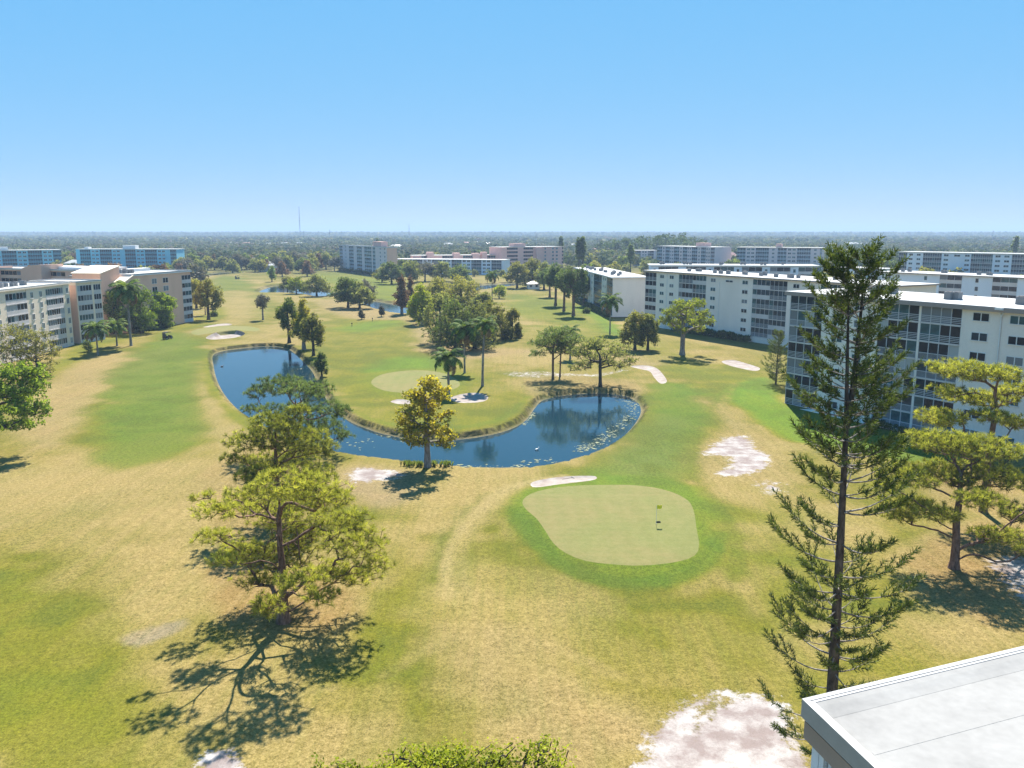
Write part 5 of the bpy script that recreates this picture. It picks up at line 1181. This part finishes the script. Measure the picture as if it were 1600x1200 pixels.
def wood_mass(name, label, y0, y1, area, hgt, nface, fs, seed, mats, lo=-0.75, hi=0.75, avoid=True):
    """tree crowns that read as one mass: one clump of leaf faces per tree"""
    rng = np.random.default_rng(seed); n = int((hi-lo)*0.5*(y1*y1-y0*y0)/area); y = np.sqrt(rng.uniform(y0*y0, y1*y1, n)); x = rng.uniform(lo, hi, n)*y
    P = np.column_stack([x, y]); keep = vnoise(P, 90, seed) > 0.26
    if avoid: keep &= np.array([not inb(a, b_, 7) for a, b_ in P])
    P = P[keep]; n = len(P); R = hgt*0.62*rng.uniform(0.7, 1.3, (n, 1)); H = hgt*rng.uniform(0.65, 1.25, (n, 1))
    d = rsphere(n*nface, rng).reshape(n, nface, 3); d[..., 2] = np.abs(d[..., 2])*0.9+0.05
    c = np.column_stack([P, np.zeros(n)])[:, None, :]+d*np.stack([R, R, H*0.62], 2)*rng.uniform(0.75, 1.1, (n, nface, 1)); c[..., 2] += H*0.36
    nr = unit(d+rsphere(n*nface, rng).reshape(n, nface, 3)*0.32); xx = unit(np.cross(nr, rsphere(n*nface, rng).reshape(n, nface, 3))); yy = np.cross(nr, xx); s = fs*rng.uniform(0.6, 1.3, (n, nface, 1))
    V = np.stack([c-xx*s, c-yy*s, c+xx*s, c+yy*s], 2).reshape(n, -1, 3); per = V.shape[1]
    kind = rng.choice(len(mats), n, p=[m[1] for m in mats]); tint = np.clip(rng.normal(0.45, 0.22, n), 0, 1)
    V = V.reshape(-1, 3); Fc = np.arange(len(V)).reshape(-1, 4)
    me = np_mesh(name, V, Fc, M[mats[0][0]], {'tint': ('FLOAT', np.repeat(tint, per))})
    for m in mats[1:]: me.materials.append(M[m[0]])
    me.polygons.foreach_set('material_index', np.repeat(kind, nface).astype(np.int32))
    tag(mobj(name, me), label, 'wood', None, 'stuff')
M['f_wooda'] = foliage('canopy_grey_green', (0.045, 0.06, 0.024), (0.16, 0.175, 0.07), 0.25, 0.9); M['f_woodb'] = foliage('canopy_dark_green', (0.03, 0.05, 0.019), (0.11, 0.145, 0.05), 0.25, 0.9)
M['f_woodc'] = foliage('canopy_olive', (0.075, 0.075, 0.022), (0.22, 0.205, 0.06), 0.25, 0.9); M['f_woodd'] = foliage('canopy_brown', (0.075, 0.06, 0.04), (0.18, 0.15, 0.10), 0.2, 0.9)
MX = [('f_wooda', 0.42), ('f_woodb', 0.32), ('f_woodc', 0.16), ('f_woodd', 0.10)]
wood_mass('far_wood', 'grey green treetops of the wooded suburb beyond the blocks', 640, 1700, 155, 10, 19, 1.65, 61, MX)
wood_mass('distant_wood', 'hazy treetops running out to the horizon', 1700, 4200, 700, 12, 12, 4.7, 62, MX, avoid=False)
wood_mass('horizon_wood', 'blue treetops along the horizon', 4200, 12500, 5200, 14, 7, 19, 63, MX, avoid=False)

dup_ = {}
for o in list(COL.objects):
    if o.get('group') in ('trees of the wooded suburb',): dup_.setdefault(o['label'], []).append(o)
def number_row(os_):
    os_.sort(key=lambda o: o.location.x/dep(o.location.y, 5)); n = len(os_)
    for i, o in enumerate(os_):
        k = min(i, n-1-i); side = 'left' if i < n-1-i or n == 1 else 'right'
        if n > 1: o['label'] = o['label']+', '+('farthest '+side if k == 0 else ['', 'second', 'third', 'fourth', 'fifth', 'sixth'][k]+' from '+side if i != n-1-i else 'middle one')
for os_ in dup_.values():
    number_row(os_)
    for o in os_:
        if len(o['label'].split()) > 16: o['label'] = o['label'].replace(' the ', ' ').replace('mid sized ', '')
# every air conditioner is told by its place along its roof
ORD = ['first', 'second', 'third', 'fourth', 'fifth', 'sixth', 'seventh', 'eighth', 'ninth', 'tenth', 'eleventh', 'twelfth', 'thirteenth', 'fourteenth', 'fifteenth', 'sixteenth', 'seventeenth', 'eighteenth']
grp = {}
for o in list(COL.objects):
    if o.get('category') == 'air conditioner': grp.setdefault(o['group'], []).append(o)
for g, os_ in grp.items():
    os_.sort(key=lambda o: o.location.x/dep(o.location.y, o.location.z)); what = g.split('roof of the ')[1]; n = len(os_)
    for i, o in enumerate(os_):
        k = i if i < n-i-1 else n-i-1; side = 'left' if i < n-i-1 else 'right'
        o['label'] = 'grey air conditioner, ' + (ORD[k] + ' from the ' if k else 'farthest to the ') + side + ' on the ' + what

# ------------------------------------------------------------------ small things
fp = at(1025, 829); fp[2] = hz(fp[0], fp[1]); fh_ = zat(fp[1], 789)-fp[2]
r = empty('flagstick', fp); tag(r, 'flagstick with a small yellow flag on the near green', 'flagstick')
MB().tube([(0, 0, 0), (0, 0, fh_)], 0.016, 6).build('pole', M['white'], r)
b = MB(); n = 6; vs = []
for i in range(n+1):
    x = 0.5*i/n; yy = 0.05*math.sin(i*1.3)
    vs += [(x, yy-0.006, fh_-0.02), (x, yy+0.006, fh_-0.02), (x, yy-0.006, fh_-0.40+0.03*i/n), (x, yy+0.006, fh_-0.40+0.03*i/n)]
fs = []
for i in range(n): a = 4*i; fs += [(a, a+2, a+6, a+4), (a+1, a+5, a+7, a+3), (a, a+4, a+5, a+1), (a+2, a+3, a+7, a+6)]
b.add(vs, fs+[(0, 1, 3, 2), (4*n, 4*n+2, 4*n+3, 4*n+1)]).build('flag', M['yellow'], r)
MB().tube([(0, 0, -0.02), (0, 0, 0.012)], 0.06, 10).build('cup', M['black'], r)
hp = at(1028, 826); o = empty('ball_bucket', (hp[0], hp[1]-0.1, hz(hp[0], hp[1]-0.1))); tag(o, 'small black marker lying on the near green by the pin', 'marker')
MB().box(-0.22, 0.22, -0.06, 0.06, 0.01, 0.10).build('block', M['black'], o); MB().tube([(-0.2, 0, 0.12), (0.2, 0, 0.12)], 0.03, 6).build('handle', M['black'], o)

def golf_cart(u, v, sc, rz, label):
    p = at(u, v); r = empty('golf_cart', (p[0], p[1], hz(p[0], p[1])), rz); r.scale = (sc,)*3; tag(r, label, 'golf cart', 'golf carts on the left fairway')
    b = MB(); b.box(-1.15, 1.15, -0.55, 0.55, 0.28, 0.5); b.add([(0.65,-.55,.5),(1.15,-.5,.5),(1.15,.5,.5),(0.65,.55,.5),(0.6,-.5,.95),(0.95,-.42,.85),(0.95,.42,.85),(0.6,.5,.95)], [(4,5,6,7),(0,1,5,4),(1,2,6,5),(2,3,7,6),(3,0,4,7)]); b.box(-1.1, -0.2, -0.55, 0.55, 0.5, 0.72); b.build('body', M['black'], r)
    b = MB(); b.box(-0.75, -0.2, -0.5, 0.5, 0.722, 0.85); b.box(-0.85, -0.72, -0.5, 0.5, 0.86, 1.3); b.build('seat', M['rubber'], r)
    b = MB(); pr = [(-1.0, 1.68), (-0.9, 1.80), (-0.3, 1.86), (0.3, 1.84), (0.72, 1.76), (0.78, 1.68)]
    b.add([(x, -0.58, z) for x, z in pr]+[(x, 0.58, z) for x, z in pr], [tuple(range(6))[::-1], tuple(range(6, 12))]+[(i, (i+1) % 6, 6+(i+1) % 6, 6+i) for i in range(6)]); b.build('canopy', M['black'], r)
    b = MB()
    for x0, x1 in ((-0.95, -0.95), (0.62, 0.62)):
        for y in (-0.5, 0.5): b.tube([(x0, y, 0.5), (x1, y, 1.7)], 0.025, 5)
    b.build('posts', M['steelgrey'], r)
    b = MB(); b.box(-1.12, -1.06, -0.5, 0.5, 0.7, 1.65); b.build('rear_cover', M['grille'], r)
    for x in (-0.75, 0.78):
        for y in (-0.5, 0.5):
            w = MB().tube([(x, y-0.1, 0.24), (x, y+0.1, 0.24)], 0.24, 12).build('wheel', M['rubber'], r)
            MB().tube([(x, y-0.11, 0.24), (x, y+0.11, 0.24)], 0.11, 8).build('rim', M['white'], w)
golf_cart(262, 530, 1.08, 1.1, 'dark golf cart with a black cover on the left fairway near the shaded bunker')
golf_cart(371, 436, 1.1, 0.8, 'tiny dark golf cart far up the left fairway')
def post(u, v, h, label, r=0.07):
    p = at(u, v); o = empty('tee_post', (p[0], p[1], hz(p[0], p[1]))); tag(o, label, 'post', 'posts on the middle tee')
    MB().box(-r, r, -r, r, -0.1, h).build('shaft', M['black'], o); MB().box(-0.2, 0.2, -0.12, 0.12, h, h+0.28).build('head', M['b_dark'], o)
post(550, 510, 0.85, 'short dark post left of two on the middle tee'); post(582, 502, 0.85, 'short dark post right of two on the middle tee')
p = at(862, 757); o = empty('bunker_rake', (p[0]+1.3, p[1]+1.6, hz(p[0]+1.3, p[1]+1.6)), 0.5); tag(o, 'dark rake lying across the near bunker edge', 'rake')
MB().tube([(0, 0, 0.06), (1.5, 0.1, 0.05)], 0.018, 5).build('handle', M['b_dark'], o); b = MB(); b.box(1.46, 1.52, -0.25, 0.45, 0.03, 0.07); b.build('rake_head', M['black'], o)
# birds on the pond
def bird(u, v, label, white=False):
    p = at(u, v, WZ); o = empty('water_bird', (p[0], p[1], WZ), 0.7); tag(o, label, 'bird')
    m = M['white'] if white else M['black']
    rings = [(-0.34, 0.02, 0.10), (-0.24, 0.09, 0.09), (-0.08, 0.14, 0.08), (0.10, 0.13, 0.09), (0.22, 0.07, 0.14), (0.26, 0.05, 0.25), (0.30, 0.055, 0.33), (0.36, 0.03, 0.33), (0.44, 0.008, 0.31)]
    MB().tube([(x, 0, z) for x, _, z in rings], [q for _, q, _ in rings], 8).build('body', m, o, smooth=True)
    MB().add([(-0.25,0.145,0.12),(0.10,0.15,0.12),(0.05,0.13,0.2),(-0.38,0.08,0.15),(-0.25,-0.145,0.12),(0.10,-0.15,0.12),(0.05,-0.13,0.2),(-0.38,-0.08,0.15)], [(0,1,2,3),(7,6,5,4)]).build('wings', m, o)
bird(347, 573, 'small dark bird floating near the left bank of the pond'); bird(839, 703, 'white bird on the water in the right arm of the pond', True)
# pale water weed mats
def algae(name, label, spotsP, seed, n, spread, smin, smax):
    rng = np.random.default_rng(seed); b = MB(); g = PONDS['main']; ctr = []
    path = np.array([at(u, v, WZ)[:2] for u, v in spotsP]); 
    for i in range(n*4):
        k = rng.integers(0, len(path)-1); t = rng.random(); p = path[k]*(1-t)+path[k+1]*t+rng.normal(size=2)*spread
        ctr.append(p)
    ctr = np.array(ctr); d = sdist(ctr, g); ctr = ctr[d < -0.15][:n]
    for j, p in enumerate(ctr):
        s = rng.uniform(smin, smax)*rng.random()**0.5; k = 9; a = rng.uniform(0, 6.28); z = WZ+0.006+0.0021*j/ max(len(ctr), 1)*10
        q = [(p[0]+math.cos(a+2*math.pi*i/k)*s*rng.uniform(0.5, 1.3)*1.4, p[1]+math.sin(a+2*math.pi*i/k)*s*rng.uniform(0.5, 1.2), z) for i in range(k)]
        b.add(q, [tuple(range(k))])
    o = b.build(name, M['algae']); tag(o, label, 'water weed', None, 'stuff')
t = NT('pale_water_weed'); v = t.coord('Object'); t.base(t.mix(t.mr(t.noise(v, 3, 4), 0.35, 0.65), (0.13, 0.145, 0.06), (0.30, 0.29, 0.17))); t.set(0.9, 0.2); M['algae'] = t.m
algae('floating_weed', 'pale yellow weed floating along the right bank of the pond', [(965,622),(990,632),(988,650),(968,665),(950,680),(925,695),(905,705)], 71, 420, 0.7, 0.05, 0.22)
algae('floating_weed', 'thin weed line along the far bank of the pond', [(835,645),(815,662),(780,672),(730,683),(690,688)], 72, 130, 0.4, 0.05, 0.22)
algae('floating_weed', 'scattered weed at the near bank beside the golden cypress', [(690,725),(720,728),(760,730),(800,732),(830,722),(870,718)], 73, 90, 0.5, 0.05, 0.26)
algae('floating_weed', 'scattered weed in the narrow arm of the pond', [(540,690),(560,700),(590,680),(640,690),(560,670),(480,590),(470,575)], 74, 70, 0.8, 0.05, 0.22)
# reeds on the near bank by the cypress
rng = np.random.default_rng(81); pp = np.array([at(u, 729, 0)[:2] for u in np.linspace(628, 705, 60)])+rng.normal(size=(60, 2))*0.35
C = np.column_stack([pp, height(pp)]); V, Fc, per = needles(C, np.tile([0, 0, 1.0], (60, 1)), 14, 0.7, 0.06, rng, 0.5, 0.5)
tag(mobj('bank_reeds', np_mesh('bank_reeds', V, Fc, M['f_oakd'], {'tint': ('FLOAT', np.repeat(rng.random(60), per))})), 'tufts of reeds on the near bank under the golden cypress', 'reeds', None, 'stuff')

# far houses, masts, tall far pines
rngh = np.random.default_rng(5)
for i, (u, v, w) in enumerate([(360,386,16),(372,387,14),(386,387,18),(402,387,14),(420,388,16),(445,387,16),(452,389,14),(468,387,18),(730,386,22),(745,385,16),(762,387,20),(895,390,14),(940,398,26),(966,400,30),(1190,382,20),(1300,389,24),(1330,387,26),(1420,378,20),(1475,376,24),(1500,377,20),(1530,376,26),(1350,388,20),(420,424,14),(436,423,12),(620,392,20),(700,388,18),(300,423,12),(118,420,14)]):
    rf = random.choice(['roof', 'roof', 'steelgrey', 'redroof']); near_ = min(range(len(BL)), key=lambda i: abs(u-(800+F*BL[i].pt(BL[i].L/2, 5)[0]/dep(BL[i].pt(BL[i].L/2, 5)[1], 8))))
    hip_house('house', ('wide ' if w > 21 else 'small ' if w < 16 else '')+'house with '+{'roof': 'white', 'steelgrey': 'grey', 'redroof': 'salmon'}[rf]+' roof beyond the '+SHORT[near_], u, v, w, 10, 4.5 if v > 400 else 7, 2.5, 'white', rf, rngh.uniform(-0.4, 0.4), 'houses among the far trees')
dup_ = {}
for o in list(COL.objects):
    if o.get('group') == 'houses among the far trees': dup_.setdefault(o['label'], []).append(o)
for os_ in dup_.values(): number_row(os_)
def mast(u, vtop, Y, label, r=1.0):
    z = zat(Y, vtop); x = xat(u, Y, z); o = empty('radio_mast', (x, Y, 0)); tag(o, label, 'radio mast'); b = MB(); k = r
    legs = [(k, 0), (-0.5*k, 0.87*k), (-0.5*k, -0.87*k)]
    for a in legs: b.tube([(a[0], a[1], 0), (a[0]*0.5, a[1]*0.5, z)], 0.28*k, 4)
    b.build('legs', M['steelgrey'], o); b = MB(); n = 14
    for i in range(n):
        z0, z1 = z*i/n, z*(i+1)/n; s0, s1 = 1-0.5*i/n, 1-0.5*(i+1)/n
        for j in range(3): a, c = legs[j], legs[(j+1) % 3]; b.tube([(a[0]*s0, a[1]*s0, z0), (c[0]*s1, c[1]*s1, z1)], 0.16*k, 4)
    b.build('bracing', M['steelgrey'], o)
    MB().tube([(0, 0, z*0.62), (0, 0, z*0.66)], 1.6*k, 8).build('dish_ring', M['white'], o)
mast(467, 323, 2300, 'tall thin radio mast on the horizon left of the lavender block', 0.95); mast(515, 359, 1500, 'short pole mast on the horizon above the lavender block', 0.6); mast(639, 350, 2300, 'slim radio mast on the horizon right of the lavender block', 0.8); mast(838, 364, 1300, 'thin mast behind the pink walkway block', 0.5)
mast(1552, 360, 1500, 'thin pole on the horizon at the right', 0.5)
def far_conifer(u, v, vtop, hw, label):
    b = at(u, v); h = zat(b[1], vtop); k = dep(b[1], 0)/F; rng = np.random.default_rng(int(u)); R = hw*k
    lb = np.array([(rng.uniform(-.2, .2)*R, rng.uniform(-.2, .2)*R, h*t, R*(1.05-0.75*abs(t-0.72)/0.35*0.8), R*(1.05-0.75*abs(t-0.72)/0.35*0.8), h*0.09) for t in np.linspace(0.5, 0.93, 6)])
    wood, crown, tint = broad_proto(rng, lb, 0.4, h*0.9, 150, 12, R*0.35, 0.6, twig=0.06)
    o = empty('dark_conifer', b); tag(o, label, 'conifer', 'tall dark conifers beyond the course'); finish_tree(o, wood, crown, 'b_dark', 'f_oakd', tint)
far_conifer(904, 432, 372, 5.5, 'tall dark conifer at the left of a pair behind the running block'); far_conifer(910, 432, 371, 5.5, 'tall dark conifer at the right of a pair behind the running block'); far_conifer(985, 428, 383, 6, 'dark pointed conifer above the running block roof'); far_conifer(876, 412, 370, 4, 'far dark conifer above the pink block'); far_conifer(1583, 415, 370, 5, 'dark conifer near the right edge above the far blue block'); far_conifer(590, 400, 372, 4, 'dark treetop behind the tall lavender block')
# dark belt of tall pines far right of centre
rng = np.random.default_rng(91); n = 90; u = rng.uniform(930, 1095, n); y = rng.uniform(900, 1050, n); ht = np.interp(u, [930, 1000, 1060, 1095], [16, 22, 25, 18])*rng.uniform(0.8, 1.1, n); x = (u-800)/F*y
Cc = []
for i in range(n):
    for j in range(26): Cc.append((x[i]+rng.normal()*2.2, y[i]+rng.normal()*2.2, ht[i]*rng.uniform(0.2, 1)))
Cc = np.array(Cc); V, Fc, per = leaves(Cc, 5, 1.8, 1.2, rng); tag(mobj('pine_belt', np_mesh('pine_belt', V, Fc, M['f_oakd'], {'tint': ('FLOAT', np.repeat(rng.random(len(Cc))*0.4, per))})), 'dark belt of tall far pines behind the lavender blocks', 'wood', None, 'stuff')

# ------------------------------------------------------------------ haze
b = MB(); b.box(-17000, 17000, -600, 16500, -3.0, 112.0); hm = bpy.data.materials.new('haze_air'); hm.use_nodes = True; hn = hm.node_tree
hn.nodes.remove(hn.nodes['Principled BSDF']); pv = hn.nodes.new('ShaderNodeVolumePrincipled'); pv.inputs['Color'].default_value = (0.50, 0.66, 0.86, 1); pv.inputs['Density'].default_value = 0.0002; pv.inputs['Anisotropy'].default_value = 0.0
hn.links.new(pv.outputs[0], hn.nodes['Material Output'].inputs['Volume'])
tag(b.build('haze', hm), 'thin blue air', None, None, 'stuff')
